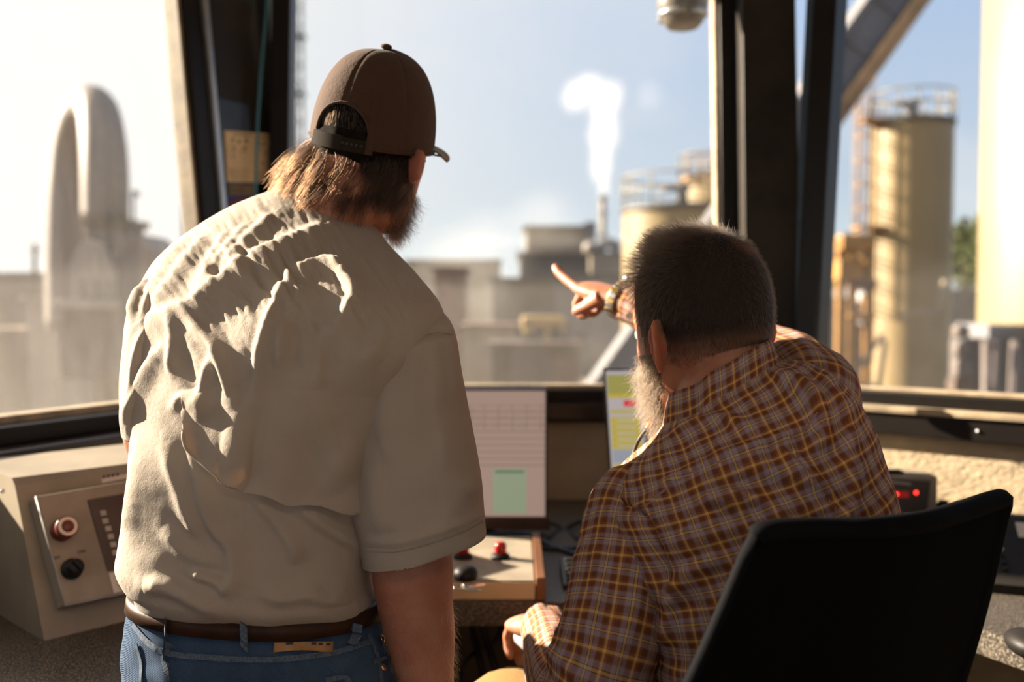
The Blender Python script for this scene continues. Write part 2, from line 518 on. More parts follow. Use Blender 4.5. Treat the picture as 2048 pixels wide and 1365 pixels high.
# --- rest of the cabin behind the camera: low walls, posts and a wide opening of windows
pC = W('R', LEN_R, 0)[:2]; pF = W('L', LEN_L, 0)[:2]
pD = np.array([pC[0], -2.2]); pE = np.array([pF[0], -2.2])
def wall_run(name, a, b, z0, z1, m, th=.10):
    a = np.asarray(a, float); b = np.asarray(b, float); d = unit(b - a); n = np.array([-d[1], d[0]])
    c = (a + b) / 2
    mb = MB(); mb.box((c[0] - n[0] * th / 2, c[1] - n[1] * th / 2, (z0 + z1) / 2), (np.linalg.norm(b - a) + .1, th, z1 - z0), [(d[0], d[1], 0), (n[0], n[1], 0), (0, 0, 1)])
    return structure(mb.build(name, m))
wall_run('wall_east', pD, pC, 0, 2.5, M['wall_beige']); wall_run('wall_back', pE, pD, 0, 1.1, M['wall_beige']); wall_run('wall_west', pF, pE, 0, 1.6, M['wall_beige'])
wall_run('trim_8', pD, pC, 2.45, ZC, M['white_trim']); wall_run('trim_9', pE, pD, 2.45, ZC, M['white_trim']); wall_run('trim_10', pF, pE, 2.45, ZC, M['white_trim'])
for i, q in enumerate((pC, pD, pE, (pD + pE) / 2)):
    mb = MB(); mb.box((q[0], q[1], 1.7), (.12, .12, 1.6)); structure(mb.build('trim_%d' % (11 + i), M['frame_black']))
poly = [np.array([pF[0] - .3, -2.4]), np.array([pC[0] + .4, -2.4]), pC + np.array([.3, .3]), CB + np.array([.15, .35]), CA + np.array([-.15, .35]), pF + np.array([-.3, .2])]
mb = MB(); mb.prism([(q[0], q[1], -.12) for q in poly], (0, 0, .12)); structure(mb.build('floor', M['floor']))
mb = MB(); mb.prism([(q[0], q[1], ZC) for q in poly], (0, 0, .12)); structure(mb.build('ceiling', M['ceiling']))
# added fill lamp on the unseen ceiling, brightens the cabin warmly
M['fill_lamp_white'] = mat('fill lamp diffuser', (.8, .8, .78), .4, var=0, emis=(1, .86, .68), es=2.0)
cl = thing('ceiling_fill_light', 'added white fill lamp on the ceiling behind the two men', 'fill light', (.3, -.6, ZC - .03))
mb = MB(); mb.box((.3, -.6, ZC - .02), (1.25, .30, .04), bevel=.006); mb.build('housing', M['white_trim'], cl)
mb = MB(); mb.box((.3, -.6, ZC - .045), (1.18, .25, .02), bevel=.006); mb.build('diffuser', M['fill_lamp_white'], cl)
ld = bpy.data.lights.new('fill lamp light', 'AREA'); ld.shape = 'RECTANGLE'; ld.size = 1.2; ld.size_y = .26; ld.energy = 6; ld.color = (1.0, .84, .66)
lo = link(bpy.data.objects.new('fill_lamp_light', ld)); lo.location = (.3, -.6, ZC - .07)

# ------------------------------------------------------------------ continuous worktop round the room
ZD = .88
ctr = thing('worktop', 'dark speckled worktop running round under the three windows', 'worktop', (0, 2.3, 0))
qL = np.array([-2.10, .25]); qR = CB + dR * 1.72
e = .012
poly = [(-1.62, -.24), (-.34, 1.84), (.735, 1.84), (1.05, 1.2), (1.9, .75), tuple(qR - nR * e), tuple(CB + np.array([-.006, -e])), tuple(CA + np.array([.01, -e])), tuple(CA + dL * 3.0 - nL * e)]
mb = MB(); mb.prism([(x, y, ZD - .045) for x, y in poly], (0, 0, .045)); mb.build('counter_top', M['granite'], ctr)
M['kick'] = mat('under-desk panel', (.10, .066, .04), .7, var=.2)
mb = MB(); mb.box((.12, 2.42, .415), (1.1, .02, .83)); mb.build('support_panel', M['kick'], ctr)
mb = MB(); mb.hexa([np.array(p) for p in ((-.50, 1.95, 0), (-.48, 1.94, 0), (-.32, 2.4, 0), (-.30, 2.39, 0), (-.50, 1.95, .83), (-.48, 1.94, .83), (-.32, 2.4, .83), (-.30, 2.39, .83))]); mb.build('support_panel', M['kick'], ctr)
mb = MB(); mb.box((.80, 2.06, .415), (.02, .55, .83)); mb.build('support_panel', M['kick'], ctr)
mb = MB(); mb.box((1.15, 1.45, .415), (.02, .40, .83)); mb.build('support_panel', M['kick'], ctr)
# ------------------------------------------------------------------ outside: the yard of the plant
def omat(name, col, *a, **k):
    return mat(name, tuple(.64 * c for c in col), *a, **k)
GZ = -5.0
M['ground'] = omat('sandy yard', (.34, .28, .21), .95, var=.25, vscale=.06)
mb = MB(); mb.box((0, 190, GZ - .1), (700, 420, .2)); structure(mb.build('ground', M['ground']))
M['cream'] = omat('cream painted steel', (.35, .245, .105), .5, var=.06, vscale=.6)
M['cream_pale'] = omat('pale cream painted steel', (.34, .265, .14), .5, var=.05, vscale=.5)
M['rim_dark'] = omat('dark rim steel', (.10, .09, .08), .6, var=.1)
M['orange_steel'] = omat('orange yellow steel', (.55, .28, .07), .5, var=.15, vscale=2)
M['grey_steel'] = omat('grey steel', (.24, .24, .26), .6, var=.15, vscale=.8)
M['duct'] = omat('mauve grey duct steel', (.20, .155, .14), .55, var=.1, vscale=.8)
M['duct_light'] = omat('pale and sunlit steel', (.36, .30, .26), .6, var=.08, vscale=.8)
M['rust'] = omat('rusty brown steel', (.20, .10, .07), .75, var=.3, vscale=1.2)
M['brown_bld'] = omat('dusty brown cladding', (.115, .075, .058), .8, var=.2, vscale=.7)
M['roof_grey'] = omat('dull grey sheeting', (.10, .092, .095), .7, var=.15, vscale=.5)
M['tan_bld'] = omat('tan sheeting', (.40, .33, .25), .8, var=.15, vscale=.4)
M['conv_grey'] = omat('conveyor side steel', (.20, .19, .20), .55, var=.2, vscale=1.0)
M['conv_tan'] = omat('tan conveyor flange', (.48, .29, .14), .6, var=.3, vscale=1.4)  # tan lower flange against the grey side panel
M['conv_green'] = omat('dull green steel', (.20, .22, .17), .6, var=.15, vscale=1)
M['yellow_paint'] = omat('yellow machine paint', (.55, .36, .11), .5, var=.1, vscale=1)
M['tyre'] = omat('tyre rubber', (.03, .03, .03), .9, var=.1)
M['van_white'] = omat('white van paint', (.75, .76, .78), .35, var=.03)
M['leaf'] = omat('tree foliage', (.15, .17, .055), .9, var=.5, vscale=1.6, col2=(.055, .07, .026))
M['bark'] = omat('tree bark', (.10, .07, .05), .9, var=.2)
M['win_dark'] = omat('dark opening', (.03, .03, .035), .3, var=.05)

def wpos(px, py, Y): return P(px, py, Y)

def railing(parent, c, r, z, m, a0=0, a1=2 * math.pi, n=14, h=1.05, name='railing'):
    mb = MB()
    for k in range(n + 1):
        a = a0 + (a1 - a0) * k / n
        p = np.array([c[0] + r * math.cos(a), c[1] + r * math.sin(a), z])
        mb.cyl(p, p + [0, 0, h], .03, n=6)
    for hh in (.55, 1.05):
        th = np.linspace(a0, a1, 40)
        mb.tube([(c[0] + r * math.cos(a), c[1] + r * math.sin(a), z + hh) for a in th], .03, 6)
    return mb.build(name, m, parent)

def tank(label, pxl, pxr, ytop, Y, group=None, rail=True, z0=GZ, m=None, name='storage_tank'):
    a = P((pxl + pxr) / 2, ytop, Y); cosv = math.cos(math.atan(((pxl + pxr) / 2 - 1024) / FPX))
    r = (pxr - pxl) / 2 * Y / FPX * cosv
    c = np.array([a[0], a[1] + r * .3, 0]); zt = a[2]
    t = thing(name, label, 'tank', (c[0], c[1], z0), group)
    mb = MB(); mb.lathe((c[0], c[1], z0), (0, 0, 1), [(0, r), (.1, r), (zt - z0 - .1, r), (zt - z0, r)], 48); mb.build('shell', m or M['cream'], t)
    mb = MB(); mb.lathe((c[0], c[1], zt - .12), (0, 0, 1), [(0, r), (0, r + .07), (.16, r + .07), (.2, r), (.36, r * .25), (.37, .05)], 48); mb.build('roof', M['rim_dark'], t)
    if rail:
        railing(t, c, r + .02, zt + .06, M['cream_pale'])
        mb = MB(); mb.cyl((c[0], c[1], zt + .2), (c[0], c[1], zt + .95), .22, .16, 14); mb.cyl((c[0] - .7, c[1], zt + .75), (c[0] + .25, c[1], zt + .75), .12, n=10); mb.build('vent', M['grey_steel'], t)
    return t, c, r, zt

def ladder(parent, x, y, z0, z1, m, w=.5, facing=(0, -1)):
    f = np.array(facing, float); sd_ = np.array([-f[1], f[0]])
    mb = MB()
    for s in (-1, 1):
        q = np.array([x, y]) + sd_ * s * w / 2
        mb.box((q[0], q[1], (z0 + z1) / 2), (.07, .07, z1 - z0))
    for k in range(int((z1 - z0) / .3)):
        z = z0 + .15 + .3 * k
        a = np.array([x, y]) - sd_ * w / 2; b = np.array([x, y]) + sd_ * w / 2
        mb.cyl((a[0], a[1], z), (b[0], b[1], z), .022, n=6)
    mb.build('ladder', m, parent)
    mb = MB()
    nk = int((z1 - z0 - 2) / .9)
    for k in range(nk + 1):
        z = z0 + 2 + .9 * k
        mb.tube([(x + sd_[0] * .36 * math.cos(a) + f[0] * (.75 * math.sin(a)), y + sd_[1] * .36 * math.cos(a) + f[1] * (.75 * math.sin(a)), z) for a in np.linspace(0, math.pi, 12)], .03, 6)
    for a in np.linspace(.25, math.pi - .25, 5):
        q = (x + sd_[0] * .36 * math.cos(a) + f[0] * .75 * math.sin(a), y + sd_[1] * .36 * math.cos(a) + f[1] * .75 * math.sin(a))
        mb.cyl((q[0], q[1], z0 + 2), (q[0], q[1], z1 + .6), .025, n=6)
    mb.build('ladder_cage', m, parent)

t, c, r, zt = tank('tall cream tank with railed top and orange caged ladder, behind the right window', 1747, 1919, 243, 38)
p = P(1733, 300, 38); ladder(t, p[0], c[1] - .2, GZ + 4.2, zt + 1.1, M['orange_steel'], .42, (-.35, -.94))
mb = MB(); mb.box((p[0] + .1, c[1] - .5, zt - 4.0), (1.0, .9, .12)); mb.build('landing', M['orange_steel'], t)
mb = MB(); mb.box((p[0] + .35, c[1] - .5, zt + .02), (1.2, .9, .1)); mb.build('landing', M['orange_steel'], t)
t, c, r, zt = tank('wide cream tank behind the pointing hand, railing along its top', 1249, 1492, 417, 34)
p = P(1395, 470, 33); 
t, c, r, zt = tank('far cream tank peeping up beside the right post, platform and rails on top', 1362, 1530, 356, 47)
mb = MB(); q = P(1418, 368, 46); mb.box((q[0], q[1] - 2.0, q[2]), (2.9, 1.2, .15)); 
for k in range(7): mb.cyl((q[0] - 1.4 + k * .45, q[1] - 2.5, q[2]), (q[0] - 1.4 + k * .45, q[1] - 2.5, q[2] + 1.0), .04, n=6)
mb.box((q[0], q[1] - 2.5, q[2] + 1.0), (2.9, .07, .07)); mb.build('platform', M['orange_steel'], t)

# giant pale silo at the right edge on its dark base
sl = thing('silo', 'huge pale cream silo cut off by the right edge, on a dark base', 'silo', (13.3, 22.6, GZ))
cs = P(2004, 300, 22); rs = 2.3; cx = cs[0] + rs * 1.08
zb = P(2020, 650, 22)[2]
mb = MB(); mb.lathe((cx, 22.9, zb), (0, 0, 1), [(0, rs), (.02, rs), (11.9, rs), (12, rs * .9)], 56); mb.build('shell', M['cream_pale'], sl)
mb = MB(); mb.box((cx - .1, 22.9, zb - .16), (2 * rs + .5, 1.6, .32)); mb.build('deck', M['grey_steel'], sl)
q0 = P(1938, 668, 21.5)
mb = MB(); mb.box((q0[0] + 2.6, 22.3, (zb - .3 + GZ) / 2), (5.0, .7, zb - .3 - GZ)); mb.build('base', M['roof_grey'], sl)
for px in (1972, 1990, 2030):
    a = P(px, 720, 20.8); b = P(px - (14 if px > 1980 else -10), 800, 20.8)
    mb = MB(); mb.cyl((a[0], a[1], a[2] + .4), (b[0], b[1], GZ), .10, n=8); mb.build('leg', M['duct'], sl)
# stacked pale sacks left of that base
for k, (yy, hh) in enumerate(((664, 26), (700, 30), (738, 40))):
    a = P(1921, yy, 20.5)
    s = thing('bulk_bag', ['topmost of the three pale bulk bags stacked beside the dark silo base', 'middle of the three pale bulk bags stacked beside the dark silo base', 'lowest of the three pale bulk bags stacked beside the dark silo base'][k], 'bag', a, 'bulk bags by the silo')
    mb = MB(); mb.box(a, (.30, .3, hh * 20.5 / FPX), bevel=.07, seg=3); mb.build('sack', M['duct'], s)
    mb = MB(); mb.box(a + [0, 0, hh * 20.5 / FPX / 2 + .01], (.12, .12, .04), bevel=.01); mb.build('strap', M['grey_steel'], s)
a = P(1921, 758, 20.5)
rk = thing('rack', 'rusty rack on which the pale bulk bags stand', 'rack', (a[0], a[1], GZ))
mb = MB(); mb.box((a[0], a[1], (GZ + a[2]) / 2), (.4, .4, a[2] - GZ)); mb.build('frame', M['brown_bld'], rk)

# inclined conveyor crossing the view
cv = thing('inclined_conveyor', 'long grey and tan conveyor climbing steeply to the upper right', 'conveyor', (0, 16, GZ))
Yc = 16.0
pa = P(1725, 0, Yc); pb = P(1259, 654, Yc); dv = unit(pa - pb)
nrm = unit(np.cross(dv, [0, 1, 0]));  nrm = nrm if nrm[0] > 0 else -nrm
a0 = pb - dv * ((pb[2] - GZ) / dv[2]); a1 = pa + dv * 3.5
wv = .80
mb = MB(); L_ = np.linalg.norm(a1 - a0); ax = [dv, np.array([0, 1.0, 0]), nrm]
mb.box((a0 + a1) / 2 + nrm * (wv * .36), (L_, .7, wv * .72), ax); mb.build('side_panel', M['conv_grey'], cv)
mb = MB(); mb.box((a0 + a1) / 2 + nrm * (wv * .86) + [0, -.1, 0], (L_, .9, wv * .28), ax, bevel=.02); mb.build('bottom_flange', M['conv_tan'], cv)
mb = MB(); mb.box((a0 + a1) / 2 + nrm * (wv * .02) + [0, -.1, 0], (L_, .9, .07), ax); mb.build('top_flange', M['conv_grey'], cv)
for k in range(22):
    q = a0 + dv * (L_ * (k + .5) / 22) + nrm * (wv * .36) + [0, -.37, 0]
    mb = MB(); mb.box(q, (.06, .05, wv * .70), ax); mb.build('rib', M['conv_grey'], cv)

# orange equipment and small structures behind the right window
oe = thing('hopper_frame', 'orange steel hopper frame left of the tall cream tank', 'hopper', P(1710, 600, 37) * [1, 1, 0] + [0, 0, GZ])
for px in (1682, 1706, 1738):
    a = P(px, 478, 37); mb = MB(); mb.box((a[0], a[1], (a[2] + GZ) / 2), (.26, .26, a[2] - GZ)); mb.build('leg', M['orange_steel'], oe)
for i, (x0, x1, y0, y1) in enumerate(((1678, 1745, 470, 500), (1672, 1720, 520, 560), (1700, 1746, 560, 578), (1690, 1745, 628, 640))):
    a = P(x0, y0, 37); b = P(x1, y1, 37); mb = MB(); mb.box((a + b) / 2, (b[0] - a[0], .8, a[2] - b[2]), bevel=.04); mb.build('beam' if i else 'bin', M['orange_steel'] if i != 2 else M['rust'], oe)
def van(px0, px1, py0, py1, Y, label):
    a = P(px0, py1, Y); b = P(px1, py0, Y); w = b[0] - a[0]; h = b[2] - a[2]
    t = thing('van', label, 'van', (a[0] + w / 2, Y, a[2]))
    mb = MB(); prof = [(0, .18), (0, .55), (.16, .62), (.30, 1.0), (1, 1.0), (1, .18)]
    mb.prism([(a[0] + u * w, Y - .8, a[2] + v * h) for u, v in prof], (0, 1.7, 0)); mb.build('body', M['van_white'], t)
    for u in (.2, .8):
        mb = MB(); mb.cyl((a[0] + u * w, Y - .86, a[2] + .17 * h), (a[0] + u * w, Y - .6, a[2] + .17 * h), .17 * h, n=16); mb.build('wheel', M['tyre'], t)
    mb = MB(); mb.box((a[0] + .36 * w, Y - .82, a[2] + .78 * h), (.22 * w, .02, .26 * h)); mb.build('window', M['win_dark'], t)
van(1704, 1752, 585, 625, 62, 'white van parked far behind the orange hopper frame')
def block(name, label, cat, px0, px1, py0, Y, depth, m, roofm=None, py1=None, windows=0, group=None):
    a = P(px0, py0, Y); b = P(px1, py0, Y); zb_ = GZ if py1 is None else P(px0, py1, Y)[2]
    w = b[0] - a[0]
    t = thing(name, label, cat, ((a[0] + b[0]) / 2, Y + depth / 2, zb_), group)
    mb = MB(); mb.box(((a[0] + b[0]) / 2, Y + depth / 2, (a[2] + zb_) / 2), (w, depth, a[2] - zb_)); mb.build('wall', m, t)
    mb = MB(); mb.box(((a[0] + b[0]) / 2, Y + depth / 2, a[2] + .08), (w + .5, depth + .5, .16)); mb.build('roof', roofm or m, t)
    for k in range(windows):
        mb = MB(); mb.box((a[0] + w * (k + .5) / windows, Y - .02, zb_ + (a[2] - zb_) * .5), (w / windows * .45, .06, (a[2] - zb_) * .3)); mb.build('opening', M['win_dark'], t)
    return t
block('shed', 'low grey shed behind the hopper frame near the right post', 'shed', 1640, 1700, 600, 58, 8, M['roof_grey'], windows=2)
block('bank', 'reddish brown bank under the trees beside the huge silo', 'bank', 1890, 2010, 583, 70, 10, M['brown_bld'])
block('low_wall', 'grey yard wall behind the tall cream tank', 'wall', 1640, 1950, 655, 52, 1.0, M['roof_grey'])
# struts by the tall tank
st = thing('strut_frame', 'pale slanting steel struts at the foot of the tall cream tank', 'strut', P(1720, 770, 30) * [1, 1, 0] + [0, 0, GZ])
for (x0, y0, x1, y1) in ((1765, 670, 1690, 775), (1770, 680, 1755, 790), (1890, 560, 1870, 660), (1800, 632, 1880, 622)):
    a = P(x0, y0, 31); b = P(x1, y1, 31); mb = MB(); mb.cyl(a, b, .09, n=8); mb.build('strut', M['tan_bld'], st)
mb = MB(); a = P(1700, 770, 31); mb.box((a[0], a[1], (a[2] + GZ) / 2), (1.8, .5, a[2] - GZ)); mb.build('footing', M['tan_bld'], st)

# centre: plant seen through steam
block('plant_building', 'long dull grey plant building behind the pointing hand', 'building', 1040, 1252, 508, 80, 16, M['roof_grey'], M['tan_bld'], windows=0)
t = block('plant_tower_block', 'square hazy grey upper block above the long plant building', 'building', 1052, 1178, 455, 86, 8, M['tan_bld'], M['roof_grey'], py1=507)
a = P(1180, 452, 86); mb = MB(); mb.box((a[0], a[1], a[2] - .5), (1.0, 1.0, 1.6)); mb.build('hood', M['grey_steel'], t)
block('red_brown_hopper', 'square red brown bin beyond the standing man\'s right shoulder', 'bin', 868, 928, 540, 62, 5, M['rust'], M['brown_bld'])
block('far_shed', 'low hazy shed far behind the red brown bin', 'shed', 810, 1000, 522, 110, 8, M['tan_bld'], M['tan_bld'])
block('grey_plant_hall', 'dark grey hall with slanted front beyond the loader', 'hall', 985, 1110, 560, 66, 8, M['brown_bld'], M['roof_grey'], windows=3)
a = P(1228, 495, 74); ds = thing('duct_box', 'rounded pale dust collector on the long plant building roof', 'collector', a)
mb = MB(); mb.ball(P(1182, 497, 74), (.62, .6, .55)); mb.build('dome', M['duct_light'], ds)
mb = MB(); mb.tube([P(1190, 500, 74), P(1215, 486, 74), P(1240, 498, 74)], .45, 14, sub=10); mb.build('pipe', M['grey_steel'], ds)
b = P(1215, 520, 74); mb = MB(); mb.box((b[0], b[1], b[2] - .3), (2.6, 1.2, 1.4)); mb.build('casing', M['tan_bld'], ds)
# exhaust stack
a = P(1206, 392, 90); sk = thing('exhaust_stack', 'thin pale exhaust stack with white steam rising from it', 'stack', (a[0], a[1], GZ))
mb = MB(); mb.cyl((a[0], a[1], GZ), a, .34, .28, 16); mb.build('flue', M['tan_bld'], sk)
mb = MB(); mb.cyl(a - [0, 0, .4], a + [0, 0, .1], .36, n=16); mb.build('collar', M['grey_steel'], sk)
for k in range(4):
    mb = MB(); mb.cyl(a - [0, 0, 1.5 + 2 * k], a - [0, 0, 1.62 + 2 * k], .45, n=14); mb.build('band', M['grey_steel'], sk)
# wheel loader
lc = P(1095, 655, 50); ldr = thing('wheel_loader', 'yellow wheel loader standing in the dusty yard below the pointing hand', 'loader', lc)
ldr_items = [((1043, 1130, 632, 656), M['yellow_paint'], 'body'), ((1095, 1128, 640, 682), M['yellow_paint'], 'cab'), ((1046, 1066, 640, 668), M['yellow_paint'], 'engine_cover')]
for (x0, x1, y0, y1), mm, nm in ldr_items:
    a = P(x0, y1, 50); b = P(x1, y0, 50)
    mb = MB(); mb.box(((a[0] + b[0]) / 2, 50 + (.2 if nm == 'cab' else 0), (a[2] + b[2]) / 2), (b[0] - a[0], 1.6, b[2] - a[2]), bevel=.12); mb.build(nm, mm, ldr)
a = P(1112, 668, 49); mb = MB(); mb.box(a + [0, .15, 0], (.5, .1, .5)); mb.build('window', M['win_dark'], ldr)
for px in (1058, 1120):
    a = P(px, 690, 49.2); mb = MB(); mb.lathe(a + [0, -.3, 0], (0, 1, 0), [(0, .3), (0, .42), (.05, .5), (.4, .5), (.45, .42), (.45, .1)], 22); mb.build('wheel', M['tyre'], ldr)
mb = MB(); a = P(1150, 690, 49.5); mb.prism([a + [0, -.8, 0], a + [.5, -.8, -.3], a + [.5, -.8, .5], a + [.3, -.8, .6]], (0, 1.6, 0)); mb.build('bucket', M['rust'], ldr)
block('loading_ramp', 'low dusty red brown ramp beneath the wheel loader', 'ramp', 985, 1160, 692, 47, 3, M['brown_bld'], M['brown_bld'])
block('aggregate_bin', 'low pale bin left of the wheel loader', 'bin', 925, 1030, 655, 56, 4, M['tan_bld'], M['rust'])

# left: duct bend and the boxes under it
dc = thing('elbow_duct', 'big mauve grey bent duct rising beyond the left window', 'duct', P(180, 740, 30) * [1, 1, 0] + [0, 0, GZ])
path = [P(131, 660, 32.5), P(130, 520, 32.5), P(133, 400, 32.4), P(140, 310, 32.2), P(152, 250, 31.6), P(166, 216, 31.0), P(182, 206, 30.4), P(197, 226, 29.8), P(206, 280, 29.4), P(210, 350, 29.2), P(211, 440, 29.2)]
rr = [.60, .60, .60, .58, .56, .54, .55, .60, .64, .66, .66]
mb = MB(); mb.tube(path, rr, 28, sub=60); mb.build('bend', M['duct'], dc)
def cbox(name, x0, x1, y0, y1, Y, dep, m, parent, bevel=.03):
    a = P(x0, y1, Y); b = P(x1, y0, Y)
    mb = MB(); mb.box(((a[0] + b[0]) / 2, Y + dep / 2, (a[2] + b[2]) / 2), (b[0] - a[0], dep, b[2] - a[2]), bevel=bevel); return mb.build(name, m, parent)
cbox('flange', 162, 262, 438, 452, 28.4, 1.5, M['brown_bld'], dc)
cbox('transition', 168, 256, 450, 500, 28.6, 1.3, M['duct'], dc)
for (x0, x1) in ((262, 270),):
    cbox('bracket', x0, x1, 380, 392, 28.6, .4, M['grey_steel'], dc); cbox('bracket', x0, x1, 440, 452, 28.6, .4, M['grey_steel'], dc)
    cbox('pipe', 263, 268, 380, 450, 28.7, .1, M['grey_steel'], dc)
bh = thing('filter_house', 'grey filter house with slanted roof under the bent duct', 'filter house', P(210, 740, 29) * [1, 1, 0] + [0, 0, GZ])
mb = MB(); mb.prism([P(x, y, 28.2) for x, y in ((228, 470), (275, 468), (302, 500), (302, 760), (228, 760))], (0, 2.4, 0)); mb.build('housing', M['duct'], bh)
mb = MB(); mb.prism([P(x, y, 28.0) for x, y in ((135, 530), (165, 478), (205, 490), (232, 545), (232, 610), (135, 610))], (0, .5, 0)); mb.build('sloping_panel', M['duct_light'], bh)  # lit face of the housing, its light put into a paler colour
cbox('side_box', 105, 240, 600, 618, 27.8, 2.0, M['duct_light'], bh); cbox('side_box', 120, 235, 615, 760, 28.4, 2.0, M['brown_bld'], bh)
cbox('side_box', 95, 140, 500, 605, 33.2, 1.2, M['duct'], bh)
for px in (160, 185, 215):
    cbox('rib', px, px + 7, 560, 600, 27.9, .15, M['duct'], bh)
block('yard_shed', 'low brown shed left of the bent duct', 'shed', -60, 96, 552, 44, 6, M['brown_bld'], M['duct_light'], windows=3)
block('yard_hut', 'pale hut with slanted side in front of the brown shed', 'hut', 55, 112, 600, 36, 3, M['duct_light'], M['duct_light'])
block('yard_container', 'dusty brown container behind the standing man\'s left arm', 'container', 150, 300, 640, 40, 3, M['rust'], M['brown_bld'])
block('yard_container', 'long low brown container at the foot of the brown shed', 'container', -40, 140, 665, 40, 3, M['brown_bld'], M['rust'])
pl = P(69, 560, 43); po = thing('yard_pole', 'thin pole above the brown shed roof', 'pole', (pl[0], 43, pl[2]))
mb = MB(); mb.cyl(P(69, 560, 43), P(69, 488, 43), .10, n=8); mb.cyl(P(58, 500, 43), P(80, 500, 43), .05, n=8); mb.build('mast', M['brown_bld'], po)
# pole tower close to the left post of the front window
tw = thing('lattice_mast', 'tall thin grey mast beside the cap, just inside the front window', 'mast', P(595, 600, 60) * [1, 1, 0] + [0, 0, GZ])
for px in (588, 603):
    a = P(px, -60, 60); mb = MB(); mb.cyl((a[0], 60, GZ), a, .09, n=6); mb.build('leg', M['roof_grey'], tw)
mb = MB()
for k in range(16):
    y = -40 + k * 38
    mb.cyl(P(588, y, 60), P(603, y + 19, 60), .04, n=5); mb.cyl(P(603, y + 19, 60), P(588, y + 38, 60), .04, n=5)
    if k % 3 == 0: mb.box(P(596, y, 60), (.9, .9, .12))
mb.build('lattice', M['roof_grey'], tw)
tw2 = thing('far_stack', 'dark narrow stack at the edge of the left window', 'stack', P(372, 440, 48) * [1, 1, 0] + [0, 0, GZ])
cbox('flue', 367, 392, 408, 760, 48, .6, M['roof_grey'], tw2); cbox('cap', 364, 395, 404, 412, 47.9, .8, M['roof_grey'], tw2)

# trees on the right and along the horizon
def tree(name, label, px, pyt, pyb, Y, wpx, seed, group=None):
    a = P(px, pyt, Y); b = P(px, pyb, Y); h = a[2] - b[2]; w = wpx * Y / FPX
    t = thing(name, label, 'tree', (b[0], Y, GZ), group)
    rg = np.random.default_rng(seed)
    mb = MB()
    mb.cyl((b[0], Y, GZ), (b[0], Y, b[2] + h * .5), .3, .15, 8); mb.build('trunk', M['bark'], t)
    V = []; Fc = []
    for k in range(80):
        u = rg.normal(size=3); u = u / np.linalg.norm(u) * rg.uniform(.2, 1) ** .5
        c = np.array([b[0] + u[0] * w / 2, Y + u[1] * w / 2, b[2] + h * (.52 + .48 * u[2])])
        for q in range(50):
            d = unit(rg.normal(size=3)); p0 = c + d * rg.uniform(.2, .95) * w * .17
            e1 = unit(rg.normal(size=3)) * w * .05; e2 = unit(np.cross(e1, rg.normal(size=3))) * w * .035
            i = len(V); V += [p0 - e1, p0 + e2, p0 + e1, p0 - e2]; Fc.append((i, i + 1, i + 2, i + 3))
    mesh_obj('foliage', V, Fc, M['leaf'], t, smooth=False)
tree('bushy_tree', 'olive green tree close beside the huge silo, tallest of the trees', 1972, 428, 590, 75, 78, 3, 'trees on the right')
tree('bushy_tree', 'dark green tree just right of the tall cream tank', 1925, 436, 590, 78, 60, 4, 'trees on the right')
tree('bushy_tree', 'broad olive tree far behind, filling the gap between the tall tank and the silo', 1958, 432, 596, 92, 110, 8, 'trees on the right')
tree('bushy_tree', 'small tree seen between the right post and the orange hopper frame', 1700, 470, 590, 88, 60, 5, 'trees on the right')
tree('bushy_tree', 'small dim tree close behind the right post', 1664, 478, 590, 90, 46, 6, 'trees on the right')

# lamp hanging outside at the top of the front window
fl = thing('outdoor_lamp', 'grey dome lamp hanging outside at the top of the front window', 'lamp', P(1364, 10, 3.25))
lc = P(1366, 6, 3.25)
M['lamp_grey'] = omat('lamp housing grey', (.28, .24, .21), .35, .3, var=.15, vscale=30)
mb = MB(); mb.lathe(lc + [0, 0, .16], (0, 0, -1), [(0, .03), (.02, .06), (.08, .079), (.16, .082), (.20, .075), (.225, .062), (.24, .048), (.246, .01)], 36); mb.build('housing', M['lamp_grey'], fl)
mb = MB(); mb.lathe(lc + [0, 0, -.030], (0, 0, -1), [(0, .076), (.004, .080), (.012, .080), (.016, .074)], 36); mb.build('rim', M['alu_and_sheen'], fl)
mb = MB(); mb.cyl(lc + [0, 0, .15], lc + [0, 0, .72], .014, n=10); mb.tube([lc + [.0, 0, .5], lc + [0, -.2, .6], lc + [0, -.32, .62]], .012, 8, sub=10); mb.build('bracket', M['grey_steel'], fl)
for k in range(3):
    a = 2 * math.pi * k / 3 + .6; mb = MB(); mb.box(lc + [.074 * math.cos(a), .074 * math.sin(a), -.048], (.014, .014, .02), bevel=.003); mb.build('clip', M['lamp_grey'], fl)

# ------------------------------------------------------------------ steam and dust
def puff_mat(name, dens, nscale, col=(1, 1, 1), thr=.45, soft=.25, aniso=.3, power=1.0):
    N = NT(name)
    co = N.coord('Generated')
    vm = N.n('ShaderNodeVectorMath'); vm.operation = 'SUBTRACT'; N.l(co, vm.inputs[0]); vm.inputs[1].default_value = (.5, .5, .5)
    ln = N.n('ShaderNodeVectorMath'); ln.operation = 'LENGTH'; N.l(vm.outputs[0], ln.inputs[0])
    d = N.math('SUBTRACT', 1.0, N.math('MULTIPLY', ln.outputs['Value'], 2.0), clamp=True)
    nz = N.noise(nscale, 4, .6, N.coord('Object'), .4)
    f = N.math('MULTIPLY_ADD', N.math('SUBTRACT', nz, .5), 1.3, d)
    f = N.math('DIVIDE', N.math('SUBTRACT', f, thr), soft, clamp=True)
    f = N.math('MULTIPLY', f, N.math('MULTIPLY', d, 4.0, clamp=True))
    if power != 1.0: f = N.math('POWER', f, power)
    v = N.n('ShaderNodeVolumePrincipled'); v.inputs['Color'].default_value = (*col, 1); v.inputs['Anisotropy'].default_value = aniso
    N.l(N.math('MULTIPLY', f, dens), v.inputs['Density'])
    return N.done(None, v.outputs[0])
